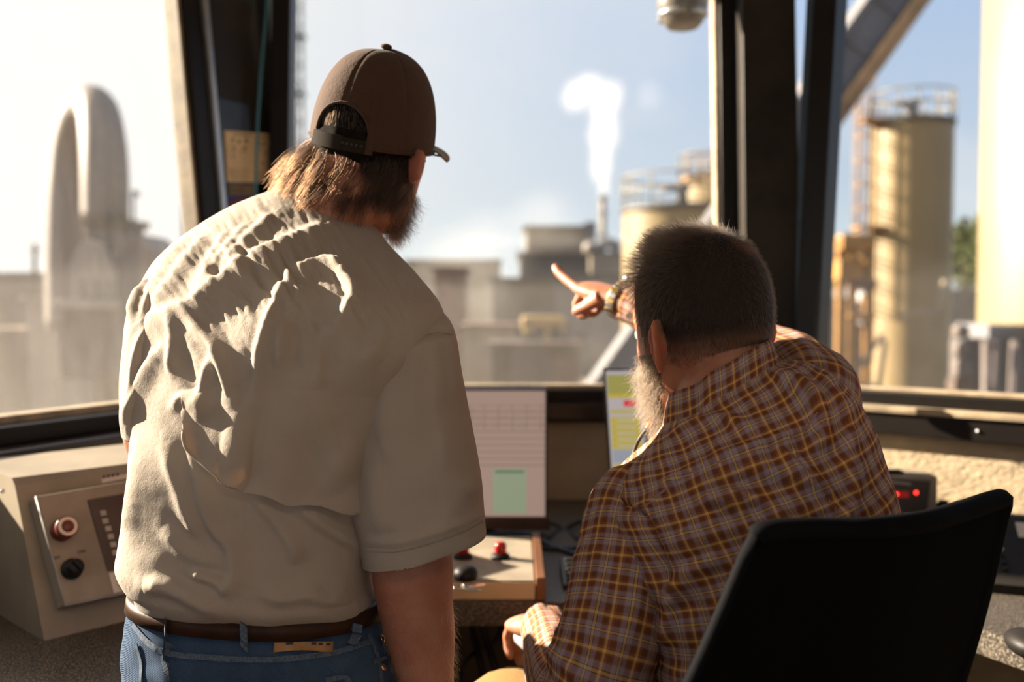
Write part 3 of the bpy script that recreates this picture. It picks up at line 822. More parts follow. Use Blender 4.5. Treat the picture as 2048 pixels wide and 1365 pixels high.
M['steam'] = puff_mat('white steam', .26, .42, (.95, .94, .93), thr=.34, soft=.75)
M['steam_faint'] = puff_mat('faint steam', .05, .30, thr=.34, soft=.8)
M['steam_thin'] = puff_mat('thin steam', .028, .16, (1, .96, .90), thr=.30, soft=.6)
def puffs(name, label, items, m):
    t = thing(name, label, 'steam', P(items[0][0], items[0][1], items[0][4]), kind='stuff')
    for (px, py, wx, wy, Y) in items:
        c = P(px, py, Y); sx = wx * Y / FPX / 2; sz = wy * Y / FPX / 2
        mb = MB(); mb.ball((0, 0, 0), 1.0, n=24); o = mb.build('puff', m, t)
        o.matrix_parent_inverse = Matrix.Identity(4)
        o.location = Vector(c) - t.location; o.scale = (sx, (sx + sz) / 2, sz)
    return t
puffs('steam_plume', 'white steam plume rising from the thin exhaust stack', [
    (1208, 372, 56, 110, 92), (1202, 318, 96, 160, 92), (1207, 256, 128, 170, 92), (1208, 205, 130, 120, 92), (1152, 186, 120, 120, 92), (1222, 184, 110, 110, 92), (1180, 166, 120, 90, 92)], M['steam'])
puffs('steam_wisp', 'faint wisp of steam right of the white plume', [(1297, 185, 120, 110, 95), (1255, 390, 80, 110, 84)], M['steam_faint'])
puffs('steam_cloud', 'low bank of pale steam drifting over the plant buildings', [
    (975, 490, 340, 260, 72), (1085, 430, 280, 200, 76), (895, 520, 300, 240, 68), (985, 590, 220, 220, 58), (1190, 700, 200, 150, 40)], M['steam_thin'])
N = NT('dust haze'); v = N.n('ShaderNodeVolumeScatter'); v.inputs['Color'].default_value = (.98, .93, .86, 1); v.inputs['Density'].default_value = .0016; v.inputs['Anisotropy'].default_value = .45
M['haze'] = N.done(None, v.outputs[0])
mb = MB(); mb.box((0, 62, -1.4), (150, 92, 7.0)); hz = mb.build('dust_haze', M['haze']); tag(hz, 'sunlit dust haze hanging low over the yard', 'haze', kind='stuff')
# ------------------------------------------------------------------ figure tools
def skin_mat(name, col, red=.9, sss=.35, var=.18):
    N = NT(name); co = N.coord('Object')
    b = N.n('ShaderNodeBsdfPrincipled')
    n1 = N.noise(28, 4, .6, co); n2 = N.noise(420, 2, .6, co)
    c = N.mix(N.ramp(n1, [(.35, 0.0), (.7, 1.0)]), col, (col[0] * .86, col[1] * .66, col[2] * .6))
    c = N.mix(N.math('MULTIPLY', N.ramp(n2, [(.5, 0.0), (.75, 1.0)]), .3), c, (col[0] * .7, col[1] * .5, col[2] * .42))
    N.l(c, b.inputs['Base Color'])
    b.inputs['Roughness'].default_value = .5
    b.inputs['Subsurface Weight'].default_value = sss
    b.inputs['Subsurface Radius'].default_value = (1.0, .30, .12)
    b.inputs['Subsurface Scale'].default_value = .015
    bn = N.n('ShaderNodeBump'); bn.inputs['Distance'].default_value = .0006
    N.l(N.noise(260, 3, .6, co), bn.inputs['Height']); N.l(bn.outputs[0], b.inputs['Normal'])
    return N.done(b.outputs[0])

def hair_mat(name, col, rough=.35):
    N = NT(name)
    h = N.n('ShaderNodeBsdfHairPrincipled')
    h.inputs['Color'].default_value = (*col, 1)
    h.inputs['Roughness'].default_value = rough
    h.inputs['Radial Roughness'].default_value = .55
    hi = N.n('ShaderNodeHairInfo')
    N.l(N.mix(hi.outputs['Random'], (col[0] * .6, col[1] * .58, col[2] * .55), (min(1, col[0] * 1.5), min(1, col[1] * 1.45), min(1, col[2] * 1.4))), h.inputs['Color'])
    return N.done(h.outputs[0])

def hair_obj(name, S, r0, r1, m, parent, label=None):
    """S: (n strands, k points, 3)"""
    S = np.asarray(S, np.float32); n, k = S.shape[:2]
    hc = bpy.data.hair_curves.new(name)
    hc.add_curves([k] * n)
    hc.attributes['position'].data.foreach_set('vector', S.reshape(-1))
    ra = hc.attributes.get('radius') or hc.attributes.new('radius', 'FLOAT', 'POINT')
    t = np.linspace(0, 1, k); rr = r0 + (r1 - r0) * t
    ra.data.foreach_set('value', np.tile(rr, n).astype(np.float32))
    hc.materials.append(m)
    o = link(bpy.data.objects.new(name, hc)); set_parent(o, parent)
    o['kind'] = 'thing'
    if label: o['label'] = label
    return o

def head_local(nr=64, nc=72, long=1.0):
    K = [(.116, .010, -.012, .010), (.110, .036, -.045, .036), (.095, .056, -.072, .062), (.070, .070, -.090, .082), (.040, .0765, -.0985, .093),
         (.010, .078, -.099, .095), (-.020, .076, -.093, .094), (-.048, .072, -.078, .093), (-.075, .067, -.060, .092), (-.098, .059, -.040, .090), (-.118, .048, -.014, .087), (-.131, .034, .014, .082), (-.138, .016, .040, .072)]
    K = interp(K, nr)
    th = np.linspace(0, 2 * math.pi, nc, endpoint=False)
    V = np.zeros((nr, nc, 3))
    for i, (z, hw, yb, yf) in enumerate(K):
        c, s = np.cos(th), np.sin(th)
        x = hw * np.sign(c) * np.abs(c) ** .92
        y = np.where(s > 0, np.abs(s) ** .95 * (yf - (yf + yb) / 2), -np.abs(s) * ((yf + yb) / 2 - yb)) + (yf + yb) / 2
        V[i] = np.stack([x, y, np.full_like(x, z)], 1)
    x, z = V[..., 0], V[..., 2]; fr = np.clip((V[..., 1] - .02) / .05, 0, 1)
    g = lambda cx, cz, sx, sz: np.exp(-((x - cx) / sx) ** 2 - ((z - cz) / sz) ** 2)
    dy = .020 * g(0, -.040, .012, .016) + .011 * g(0, -.018, .009, .022)            # nose
    dy += .006 * (g(-.03, .018, .022, .008) + g(.03, .018, .022, .008))               # brows
    dy -= .010 * (g(-.031, -.004, .015, .010) + g(.031, -.004, .015, .010))           # eye sockets
    dy += .005 * (g(-.031, -.004, .009, .006) + g(.031, -.004, .009, .006))           # eyeballs and lids
    dy += .006 * g(0, -.072, .022, .006) + .007 * g(0, -.083, .019, .006) - .004 * g(0, -.0775, .024, .0028)   # lips
    dy += .006 * g(0, -.118, .018, .012) - .005 * g(0, -.098, .025, .006)             # chin
    dy += .004 * (g(-.050, -.030, .016, .014) + g(.050, -.030, .016, .014))           # cheekbones
    V[..., 1] += dy * fr
    return V

def ear_rings(side, fl=.016, thick=1.0):
    """closed little shell of an ear, local head coordinates; side -1 left, +1 right"""
    out = []
    nt = 30
    th = np.linspace(0, 2 * math.pi, nt, endpoint=False)
    def outline(t, k):
        # ear outline: taller than wide, lobe at the bottom
        yy = -.006 - .021 * np.cos(t) * (1 + .12 * np.sin(t)); zz = -.018 + .033 * np.sin(t) - .004 * (np.sin(t) < -.5)
        return yy * k + (-.006) * (1 - k), zz * k + (-.018) * (1 - k)
    prof = [(.0, .05), (.0, .6), (.002, .9), (.006, 1.0), (.0105, 1.02), (.014, .97), (.0135, .86), (.0085, .74), (.006, .5), (.0065, .2), (.0065, .04)]
    for h, k in prof:
        yy, zz = outline(th, k)
        flare = np.clip((-.006 - yy) / .02 + .3, 0, 1.6) * fl * (1 if k > .5 else k * 2)
        xx = side * (.073 + .014 * (1 - thick) * .5 + h * thick + flare)
        out.append(np.stack([np.full(nt, 0.0) + xx, yy, zz], 1))
    return np.array(out)

def frame(yaw, pitch=0.0, roll=0.0):
    """columns right, forward, up; yaw to the left positive, pitch up positive, roll clockwise positive seen from behind"""
    R = Matrix.Rotation(yaw, 3, 'Z') @ Matrix.Rotation(pitch, 3, 'X') @ Matrix.Rotation(roll, 3, 'Y')
    return np.array(R)

def xf(V, R, o):
    V = np.asarray(V, float)
    return V @ R.T + np.asarray(o, float)

def hand(mb, w, d, n, scale=1.0, right=True, curls=None, thumb=(.7, .25), flat=1.0):
    """adds palm, four fingers and a thumb; w wrist point, d towards the fingers, n out of the back of the hand"""
    d = unit(d); n = unit(np.asarray(n, float) - d * np.dot(n, d)); s = np.cross(n, d) * (1 if right else -1)
    k = scale
    K = interp([(-.02, .027, .020), (.0, .029, .019), (.025, .036, .019), (.055, .041, .018), (.082, .041, .0155), (.094, .037, .011)], 14)
    th = np.linspace(0, 2 * math.pi, 22, endpoint=False)
    R = []
    for dd, hw, ht in K:
        c, sn = np.cos(th), np.sin(th)
        R.append([w + d * dd * k + s * (hw * np.sign(a) * abs(a) ** .8) * k + n * (ht * b) * k for a, b in zip(c, sn)])
    mb.rings(R)
    names = [(.030, .040, .0100), (.0105, .045, .0102), (-.010, .042, .0097), (-.029, .033, .0085)]
    curls = curls or [(.3, .4, .3)] * 4
    for (off, L, r), (c1, c2, c3) in zip(names, curls):
        p = w + d * .084 * k + s * off * k + n * .001
        pts = [p - d * .015 * k, p]; rad = [r * k, r * 1.06 * k]
        a = 0.0
        for c_, l_ in ((c1, L), (c2, L * .62), (c3, L * .5)):
            a += c_
            dirn = d * math.cos(a) - n * math.sin(a)
            pts.append(pts[-1] + dirn * l_ * k * .5); rad.append(r * k * .93)
            pts.append(pts[-1] + dirn * l_ * k * .5); rad.append(r * k * (.98 if c_ is not c3 else .74))
        pts.append(pts[-1] + dirn * r * k * .5); rad.append(r * k * .3)
        mb.rings(tube_rings(np.array(pts), rad, 12))
    a1, b1 = thumb
    p = w + d * .018 * k + s * .024 * k
    dt = unit(d * math.cos(a1) + s * math.sin(a1) - n * b1)
    dt2 = unit(dt + d * .35 - n * .15)
    pts = [p, p + dt * .022 * k, p + dt * .042 * k, p + dt * .042 * k + dt2 * .018 * k, p + dt * .042 * k + dt2 * .032 * k, p + dt * .042 * k + dt2 * .040 * k]
    mb.rings(tube_rings(np.array(pts), [.017 * k, .014 * k, .0118 * k, .0112 * k, .0095 * k, .004 * k], 12))

def finish_body(o, voxel=.0032, it=3):
    md = o.modifiers.new('join', 'REMESH'); md.mode = 'VOXEL'; md.voxel_size = voxel; md.use_smooth_shade = True
    sm = o.modifiers.new('soften', 'SMOOTH'); sm.factor = .5; sm.iterations = it

# -- garments as ring lofts whose outline follows rows of (left point, right point, depth, half thickness)
PHI_BACK = np.linspace(-math.pi, 0, 261)[:-1]
PHI_FRONT = np.linspace(0, math.pi, 61)[:-1]
PHI = np.concatenate([PHI_BACK, PHI_FRONT])
def garment_rows(keys, n, pb=.85, pf=.9, phi=PHI):
    """keys: xl, yl, xr, yr, Y, half thickness, yaw shift (right end nearer +)"""
    K = interp(keys, n)
    R = np.zeros((n, len(phi), 3))
    c, s = np.cos(phi), np.sin(phi)
    for i, (xl, yl, xr, yr, Y, td, ys) in enumerate(K):
        a = P(xl, yl, Y + ys); b = P(xr, yr, Y - ys)
        ctr = (a + b) / 2; e1 = (b - a) / 2
        e2 = unit([-e1[1], e1[0], 0.0])
        p = np.where(s < 0, pb, pf)
        xx = np.sign(c) * np.abs(c) ** .92; yy = np.sign(s) * np.abs(s) ** p
        R[i] = ctr + xx[:, None] * e1 + (yy * td)[:, None] * e2
    return R

def garment_yaw(keys, n, pb=.85, pf=.9, phi=PHI):
    """as garment_rows, the last key being the yaw of the ring; the outline still meets the two points"""
    K = interp(keys, n)
    R = np.zeros((n, len(phi), 3))
    c, s = np.cos(phi), np.sin(phi)
    for i, (xl, yl, xr, yr, Y, td, ps) in enumerate(K):
        a = P(xl, yl, Y); b = P(xr, yr, Y); ctr = (a + b) / 2; w = (b[0] - a[0]) / 2; dz = (b[2] - a[2]) / 2
        al = math.sqrt(max(w * w - (td * math.sin(ps)) ** 2, w * w * .3)) / math.cos(ps)
        e1 = np.array([al * math.cos(ps), -al * math.sin(ps), 0.0]); e2 = np.array([math.sin(ps), math.cos(ps), 0.0])
        p = np.where(s < 0, pb if np.isscalar(pb) else pb[i], pf)
        xx = np.sign(c) * np.abs(c) ** .95; yy = np.sign(s) * np.abs(s) ** p
        q = ctr + xx[:, None] * e1 + (yy * td)[:, None] * e2
        q[:, 2] += dz * np.clip((q[:, 0] - ctr[0]) / w, -1, 1)
        R[i] = q
    return R

def grid_normals(V, closed=True):
    du = np.roll(V, -1, 1) - np.roll(V, 1, 1) if closed else np.gradient(V, axis=1)
    dv = np.gradient(V, axis=0)
    n = np.cross(du, dv)
    n /= (np.linalg.norm(n, axis=2, keepdims=True) + 1e-9)
    ctr = V.mean(axis=1, keepdims=True)
    sgn = np.sign((n * (V - ctr)).sum(axis=2).mean())
    return n * (sgn if sgn != 0 else 1)

def seg_dist(px, py, pts):
    """distance to a polyline, signed side, position along it"""
    best = np.full(px.shape, 1e9); side = np.zeros(px.shape); along = np.zeros(px.shape)
    m = len(pts) - 1
    for i in range(m):
        (x0, y0), (x1, y1) = pts[i][:2], pts[i + 1][:2]
        dx, dy = x1 - x0, y1 - y0; L2 = dx * dx + dy * dy
        t = np.clip(((px - x0) * dx + (py - y0) * dy) / L2, 0, 1)
        d = np.hypot(px - x0 - t * dx, py - y0 - t * dy)
        m_ = d < best
        best = np.where(m_, d, best); side = np.where(m_, np.sign((px - x0) * dy - (py - y0) * dx), side); along = np.where(m_, (i + t) / m, along)
    return best, side, along

def smooth_line(pts, n=14):
    return interp(np.asarray(pts, float), n)

def ridges(px, py, items):
    """items: (amplitude mm, width on one side, width on the other, [points]) -> displacement in metres"""
    out = np.zeros_like(px)
    for amp, wa, wb, pts in items:
        q = smooth_line(pts)
        x0, x1 = q[:, 0].min() - 3 * max(wa, wb), q[:, 0].max() + 3 * max(wa, wb)
        y0, y1 = q[:, 1].min() - 3 * max(wa, wb), q[:, 1].max() + 3 * max(wa, wb)
        m = (px > x0) & (px < x1) & (py > y0) & (py < y1)
        if not m.any(): continue
        d, sd_, t = seg_dist(px[m], py[m], q)
        w = np.where(sd_ > 0, wa, wb)
        taper = np.clip(np.minimum(t, 1 - t) * 5 + .15, 0, 1) ** .7
        out[m] += amp * .00105 * np.exp(-(d / w) ** 2) * taper
    return out

def surf_point(bvh, px, py, off=0.0):
    d = ray(px, py); d = d / np.linalg.norm(d)
    loc, nrm, idx, dist = bvh.ray_cast(Vector(CAM), Vector(d))
    if loc is None: return None
    nrm = np.array(nrm)
    if np.dot(nrm, d) > 0: nrm = -nrm
    return np.array(loc) + nrm * off, nrm

def bvh_of(V, F):
    return BVHTree.FromPolygons([Vector(v) for v in V.reshape(-1, 3)], F)

def strip_on(bvh, pts, width, off, thick, name, m, parent, n=30, label=None):
    """thin raised strip lying on a surface along a line seen in the photograph"""
    q = smooth_line(pts, n)
    top = []
    for i in range(len(q)):
        r = surf_point(bvh, q[i, 0], q[i, 1], off)
        if r is not None: top.append(r)
    if len(top) < 3: return None
    C = np.array([t[0] for t in top]); N_ = np.array([t[1] for t in top])
    T = np.gradient(C, axis=0); T /= np.linalg.norm(T, axis=1, keepdims=True)
    S = np.cross(T, N_); S /= np.linalg.norm(S, axis=1, keepdims=True)
    R = np.stack([C - S * width / 2, C - S * width / 2 + N_ * thick, C + S * width / 2 + N_ * thick, C + S * width / 2], 1)
    mb = MB(); mb.rings(R, True, False)
    return mb.build(name, m, parent, label)
# ------------------------------------------------------------------ the standing man in the cap
def cloth_mat(name, col, trans=.22, bump=.0004, bscale=900, rough=.85, tcol=None):
    N = NT(name); co = N.coord('Object')
    n1 = N.noise(9, 3, .6, co)
    c = N.mix(N.ramp(n1, [(.3, 0.0), (.7, 1.0)]), col, tuple(x * .93 for x in col))
    d = N.n('ShaderNodeBsdfPrincipled'); N.l(c, d.inputs['Base Color']); d.inputs['Roughness'].default_value = rough
    d.inputs['Specular IOR Level'].default_value = .15
    try: d.inputs['Sheen Weight'].default_value = .08
    except Exception: pass
    t = N.n('ShaderNodeBsdfTranslucent'); t.inputs[0].default_value = (*(tcol or col), 1)
    if bump:
        bn = N.n('ShaderNodeBump'); bn.inputs['Distance'].default_value = bump
        N.l(N.noise(bscale, 2, .6, co), bn.inputs['Height'])
        bn2 = N.n('ShaderNodeBump'); bn2.inputs['Distance'].default_value = bump * 3
        N.l(N.noise(70, 4, .65, co), bn2.inputs['Height']); N.l(bn.outputs[0], bn2.inputs['Normal'])
        N.l(bn2.outputs[0], d.inputs['Normal'])
    x = N.n('ShaderNodeMixShader'); x.inputs[0].default_value = trans
    N.l(d.outputs[0], x.inputs[1]); N.l(t.outputs[0], x.inputs[2])
    return N.done(x.outputs[0])
M['khaki'] = cloth_mat('khaki shirt cloth', (.44, .38, .32), .20, tcol=(.62, .42, .24))
M['skin_a'] = skin_mat('skin ruddy', (.42, .20, .13))
M['cap_cloth'] = cloth_mat('brown corduroy cap cloth', (.064, .033, .021), .06, .0006, 500)
M['cap_strap'] = mat('cap strap plastic', (.022, .016, .012), .8, var=.1, spec=.05)
M['cap_brim'] = cloth_mat('faded cap brim cloth', (.30, .25, .20), .05)
M['hair_brown'] = hair_mat('brown hair', (.0085, .0036, .0015), .33)
M['hair_dark'] = mat('hair underlayer', (.010, .006, .004), .9, var=.3, vscale=60, spec=.1)
M['denim'] = None
N = NT('blue denim'); co = N.coord('Object')
b_ = N.n('ShaderNodeBsdfPrincipled'); w1_ = N.n('ShaderNodeTexWave'); w1_.wave_type = 'BANDS'; w1_.bands_direction = 'DIAGONAL'; w1_.inputs['Scale'].default_value = 260; w1_.inputs['Distortion'].default_value = 1.2
N.l(co, w1_.inputs['Vector'])
cc_ = N.mix(N.ramp(N.noise(11, 4, .6, co), [(.35, 0.0), (.7, 1.0)]), (.013, .030, .072), (.040, .080, .155))
cc_ = N.mix(N.math('MULTIPLY', w1_.outputs['Fac'], .35), cc_, (.13, .19, .28))
N.l(cc_, b_.inputs['Base Color']); b_.inputs['Roughness'].default_value = .9; b_.inputs['Specular IOR Level'].default_value = .15
bn_ = N.n('ShaderNodeBump'); bn_.inputs['Distance'].default_value = .0006; N.l(w1_.outputs['Fac'], bn_.inputs['Height']); N.l(bn_.outputs[0], b_.inputs['Normal'])
M['denim'] = N.done(b_.outputs[0])
M['stitch'] = mat('denim seam', (.075, .105, .155), .9, var=.25, vscale=300)
M['belt'] = mat('brown leather belt', (.040, .018, .010), .5, var=.2, vscale=25, bump=.0004, bscale=120, spec=.15)
M['leather_patch'] = mat('tan leather patch', (.34, .17, .06), .6, var=.15, vscale=40)
M['copper'] = mat('copper rivet', (.55, .25, .12), .35, .9, var=.05)
M['ink'] = mat('dark ink', (.02, .016, .012), .7, var=0)
M['boot'] = mat('brown work boot leather', (.08, .045, .025), .6, var=.2)
M['steel'] = mat('bright steel', (.6, .58, .55), .25, 1.0, var=.05)
M['glasses'] = mat('spectacle frame', (.03, .028, .026), .3, var=0)

man = thing('person', 'standing man in a brown cap, khaki shirt and jeans, seen from behind', 'person', (-.32, 1.32, 0))

# head pose
HA_O = P(746, 274, 1.505); HA_R = frame(math.radians(-25), math.radians(-4), math.radians(11)); HC_R = frame(math.radians(-21), math.radians(8), math.radians(14))
hx = lambda V: xf(V, HA_R, HA_O)
hc_ = lambda V: xf(V, HC_R, HA_O)

shirt_keys = [
    (549, 381, 752, 452, 1.530, .066, 0.400),
    (515, 391, 772, 484, 1.512, .080, 0.435),
    (458, 412, 797, 512, 1.488, .096, 0.470),
    (402, 440, 820, 534, 1.464, .110, 0.505),
    (345, 474, 842, 558, 1.440, .124, 0.540),
    (300, 510, 864, 582, 1.418, .134, 0.540),
    (268, 552, 884, 610, 1.398, .142, 0.540),
    (252, 602, 893, 648, 1.380, .147, 0.540),
    (250, 665, 880, 704, 1.356, .150, 0.540),
    (254, 740, 858, 768, 1.344, .150, 0.456),
    (269, 810, 825, 828, 1.336, .149, 0.320),
    (280, 868, 797, 882, 1.332, .147, 0.160),
    (285, 935, 769, 946, 1.330, .145, 0.000),
    (278, 1005, 754, 1012, 1.328, .143, 0.000),
    (267, 1075, 746, 1082, 1.325, .143, 0.000),
    (263, 1112, 744, 1122, 1.323, .145, 0.000),
    (278, 1142, 744, 1158, 1.322, .145, 0.000),
    (294, 1158, 748, 1176, 1.320, .141, 0.000),
    (297, 1172, 751, 1192, 1.320, .133, 0.000),
    (293, 1180, 753, 1199, 1.320, .125, 0.000)]
NR = 330
TR = garment_yaw(shirt_keys, NR, np.interp(np.linspace(0, 1, NR), [0, .50, .66, 1], [1.0, 1.0, .58, .60]), .95)
def silhouette_body(rows, shrink, r0, r1):
    sub = rows[r0:r1:10, ::10]
    c = sub.mean(axis=1, keepdims=True)
    return c + (sub - c) * shrink

# folds, as raised ridges whose course is taken from the cloth in the photograph
FOLDS_A = [
    (13, 26, 13, [(640, 455), (560, 498), (497, 532), (440, 575), (398, 607), (345, 630), (292, 645)]),
    (10, 15, 10, [(585, 545), (560, 595), (540, 645), (522, 700), (511, 752)]),
    (11, 22, 12, [(655, 520), (684, 555), (703, 585), (700, 612), (680, 645), (660, 675)]),
    (10, 14, 9, [(378, 628), (396, 661), (434, 700), (455, 760), (472, 825), (477, 890), (468, 965)]),
    (9, 16, 9, [(520, 735), (508, 790), (492, 845), (484, 905), (476, 965)]),
    (8, 13, 8, [(352, 640), (350, 690), (344, 748)]),
    (9, 18, 10, [(300, 655), (276, 705), (264, 780), (254, 850)]),
    (8, 16, 9, [(335, 690), (302, 735), (275, 795), (262, 835)]),
    (8, 14, 8, [(428, 712), (411, 762), (406, 800), (418, 830)]),
    (8, 16, 9, [(412, 472), (375, 520), (340, 570), (312, 622)]),
    (8, 14, 9, [(452, 468), (425, 520), (405, 560), (390, 592)]),
    (7, 14, 9, [(492, 452), (460, 498), (430, 545), (408, 590)]),
    (7, 16, 9, [(545, 430), (505, 470), (470, 515), (450, 545)]),
    (6, 12, 7, [(330, 500), (296, 545), (270, 600), (258, 640)]),
    (6, 12, 8, [(372, 480), (330, 530), (300, 590), (285, 640)]),
    (8, 12, 12, [(596, 545), (622, 530), (650, 530), (676, 548)]),
    (7, 14, 10, [(600, 580), (572, 640), (560, 690), (556, 740)]),
    (6, 14, 10, [(655, 640), (640, 700), (640, 770)]),
    (9, 10, 10, [(346, 816), (378, 796), (404, 815), (412, 842)]),
    (5, 22, 14, [(740, 560), (760, 620), (752, 680), (725, 735)]),
    (5, 24, 18, [(620, 800), (650, 880), (690, 960)]),
    (6, 20, 14, [(700, 880), (670, 930), (640, 975)]),
    # lower shirt
    (9, 22, 11, [(380, 905), (402, 985), (427, 1055), (459, 1095), (466, 1150), (452, 1190)]),
    (7, 22, 14, [(328, 885), (352, 960), (376, 1030), (400, 1075)]),
    (6, 22, 12, [(502, 986), (548, 1040), (580, 1090), (590, 1130)]),
    (8, 22, 12, [(593, 1008), (655, 1060), (717, 1098), (755, 1140)]),
    (11, 16, 16, [(292, 1172), (330, 1172), (362, 1184), (400, 1204), (448, 1226)]),
    (8, 14, 10, [(381, 1148), (410, 1156), (440, 1168), (456, 1190)]),
    (7, 20, 14, [(520, 1185), (560, 1200), (610, 1190), (650, 1200), (700, 1196)]),
    (5, 20, 14, [(270, 900), (262, 990), (252, 1060)]),
    (6, 20, 14, [(320, 1060), (380, 1110), (440, 1130)]),
    (-7, 26, 26, [(640, 600), (650, 680), (652, 760)]),
    (-6, 22, 22, [(585, 600), (590, 680), (580, 760)]),
    (-5, 16, 16, [(360, 700), (380, 760), (395, 790)]),
]
def crinkle(V, px, py):
    """fine creases, strongest across the sunlit upper back"""
    a = math.radians(58)
    u = px * math.cos(a) + py * math.sin(a); v = -px * math.sin(a) + py * math.cos(a)
    up = np.exp(-((px - 520) / 230) ** 2 - ((py - 560) / 150) ** 2)
    c = vnoise(u / 70, v / 13, seed=3) * .0030 + vnoise(u / 26, v / 7, seed=5) * .0016 + vnoise(px / 9, py / 9, seed=9) * .0004
    c2 = (np.abs(vnoise(px / 30, py / 24, seed=21)) - .3) * .004 * np.exp(-((px - 650) / 70) ** 2 - ((py - 500) / 55) ** 2)
    w2 = vnoise(px / 75, py / 60, seed=12) * .0025 + vnoise(px / 26, py / 45, seed=14) * .0007
    return c * up + c2 + w2
def fold_shirt(V, items, crk=True, closed=True):
    n = grid_normals(V, closed)
    px, py = proj(V); px = px.reshape(V.shape[:2]); py = py.reshape(V.shape[:2])
    view = V - CAM; view = view / np.linalg.norm(view, axis=2, keepdims=True)
    face = np.clip(-(n * view).sum(axis=2) * 3 + .15, 0, 1)
    d = ridges(px, py, items)
    if crk: d = d + crinkle(V, px, py)
    return V + n * (d * face)[..., None], n
TRf, TN = fold_shirt(TR, FOLDS_A)
# blousing: close the shirt tail inwards to the belt
nP = len(PHI)
tail = []
c0 = TRf[-1].mean(axis=0)
for k, (sc, dz) in enumerate(((.985, -.010), (.965, -.016), (.93, -.014))):
    tail.append(c0 + (TRf[-1] - c0) * sc + [0, 0, dz])
TALL = np.concatenate([TRf, np.array(tail)], 0)
F_ = grid_faces(len(TALL), nP, True)
shirt = mesh_obj('shirt', TALL.reshape(-1, 3), F_, M['khaki'], man)
sdm = shirt.modifiers.new('thickness', 'SOLIDIFY'); sdm.thickness = .0012; sdm.offset = -1
bvA = bvh_of(TALL, F_)

# collar: a low stand that follows the neck opening, turned down
top = TRf[0]; ctop = top.mean(axis=0)
col = []
for sc, dz in ((1.0, -.006), (.985, -.002), (.965, .002), (.955, .005), (.96, .006), (.975, .005), (.995, .001), (1.012, -.006), (1.02, -.011), (1.015, -.013), (1.0, -.009)):
    col.append(ctop + (top - ctop) * sc + [0, 0, dz] + np.array([0.0, .006, 0]) * (1 if dz > .008 else 0))
col = np.array(col)
mesh_obj('collar', col.reshape(-1, 3), grid_faces(len(col), nP, True), M['khaki'], shirt)

# sleeves
PHS = np.linspace(0, 2 * math.pi, 181)[:-1]
sl_r = garment_rows([
    (742, 655, 872, 612, 1.350, .030, .0), (722, 700, 898, 640, 1.306, .062, .0), (712, 742, 912, 676, 1.300, .080, .0), (706, 790, 924, 748, 1.294, .086, .0), (697, 860, 941, 836, 1.288, .088, 0),
    (692, 930, 957, 920, 1.282, .088, 0), (697, 1000, 966, 990, 1.276, .086, 0), (711, 1060, 970, 1040, 1.272, .083, 0), (726, 1118, 972, 1062, 1.270, .080, 0), (727, 1128, 972, 1068, 1.270, .079, 0)], 170, .9, .9, PHS)
SLF = [(-4, 9, 9, [(700, 762), (735, 728), (765, 709), (800, 692), (835, 676), (868, 665), (908, 668)]), (4, 14, 14, [(704, 784), (740, 750), (770, 730), (804, 712), (838, 696), (870, 685), (910, 690)]), (5, 26, 18, [(869, 674), (868, 750), (876, 850), (888, 950)]), (4, 14, 10, [(888, 670), (900, 716), (912, 790)]), (5, 34, 22, [(780, 730), (768, 830), (775, 930)]),
       (5, 30, 20, [(930, 960), (905, 1010), (890, 1060)]), (4, 22, 16, [(820, 700), (826, 770), (835, 860)]), (3, 10, 10, [(727, 1085), (800, 1085), (890, 1060), (968, 1030)]),
       (4, 26, 18, [(735, 930), (750, 1010), (770, 1070)])]
sl_r, _ = fold_shirt(sl_r, SLF)
mesh_obj('sleeve', sl_r.reshape(-1, 3), grid_faces(len(sl_r), len(PHS), True, True), M['khaki'], shirt).modifiers.new('thickness', 'SOLIDIFY').thickness = .0015
sl_l = garment_rows([
    (305, 552, 401, 580, 1.400, .030, 0), (277, 590, 404, 620, 1.388, .060, 0), (265, 640, 402, 660, 1.378, .078, 0), (261, 700, 399, 720, 1.368, .084, 0), (258, 770, 396, 786, 1.358, .086, 0),
    (257, 820, 394, 840, 1.352, .085, 0), (260, 856, 393, 874, 1.348, .083, 0), (261, 861, 393, 880, 1.348, .082, 0)], 130, .9, .9, PHS)
sl_l, _ = fold_shirt(sl_l, FOLDS_A)
mesh_obj('sleeve', sl_l.reshape(-1, 3), grid_faces(len(sl_l), len(PHS), True, True), M['khaki'], shirt).modifiers.new('thickness', 'SOLIDIFY').thickness = .0015

bvSl = bvh_of(sl_r, grid_faces(len(sl_r), len(PHS), True))
for pts in ([(712, 748), (735, 728), (765, 709), (800, 692), (835, 676), (868, 665), (902, 668)], [(731, 1098), (790, 1100), (850, 1086), (920, 1062), (968, 1036)]):
    strip_on(bvSl, pts, .0042, .0002, .0016, 'seam', M['khaki'], shirt, 44)
# vented cape across the back, hanging free along its lower edge
bot = smooth_line([(384, 866), (390, 905), (404, 924), (440, 942), (480, 968), (508, 986), (560, 1002), (620, 1014), (690, 1021), (764, 1018)], 110)
topl = smooth_line([(360, 770), (388, 760), (430, 750), (480, 745), (540, 742), (600, 742), (660, 745), (715, 750), (755, 756), (790, 762)], 110)
FV = np.zeros((70, 110, 3)); 
bvT = bvh_of(TR, grid_faces(NR, nP, True))
for j in range(110):
    for i in range(70):
        t = i / 69
        x = topl[j, 0] * (1 - t) + bot[j, 0] * t; y = topl[j, 1] * (1 - t) + bot[j, 1] * t
        r = surf_point(bvA, x, y, -.004 + .006 * min(1, t * 3) + .016 * t ** 1.3 + .003 * math.sin(j * .21) * t)
        FV[i, j] = r[0] if r is not None else FV[i, j - 1]
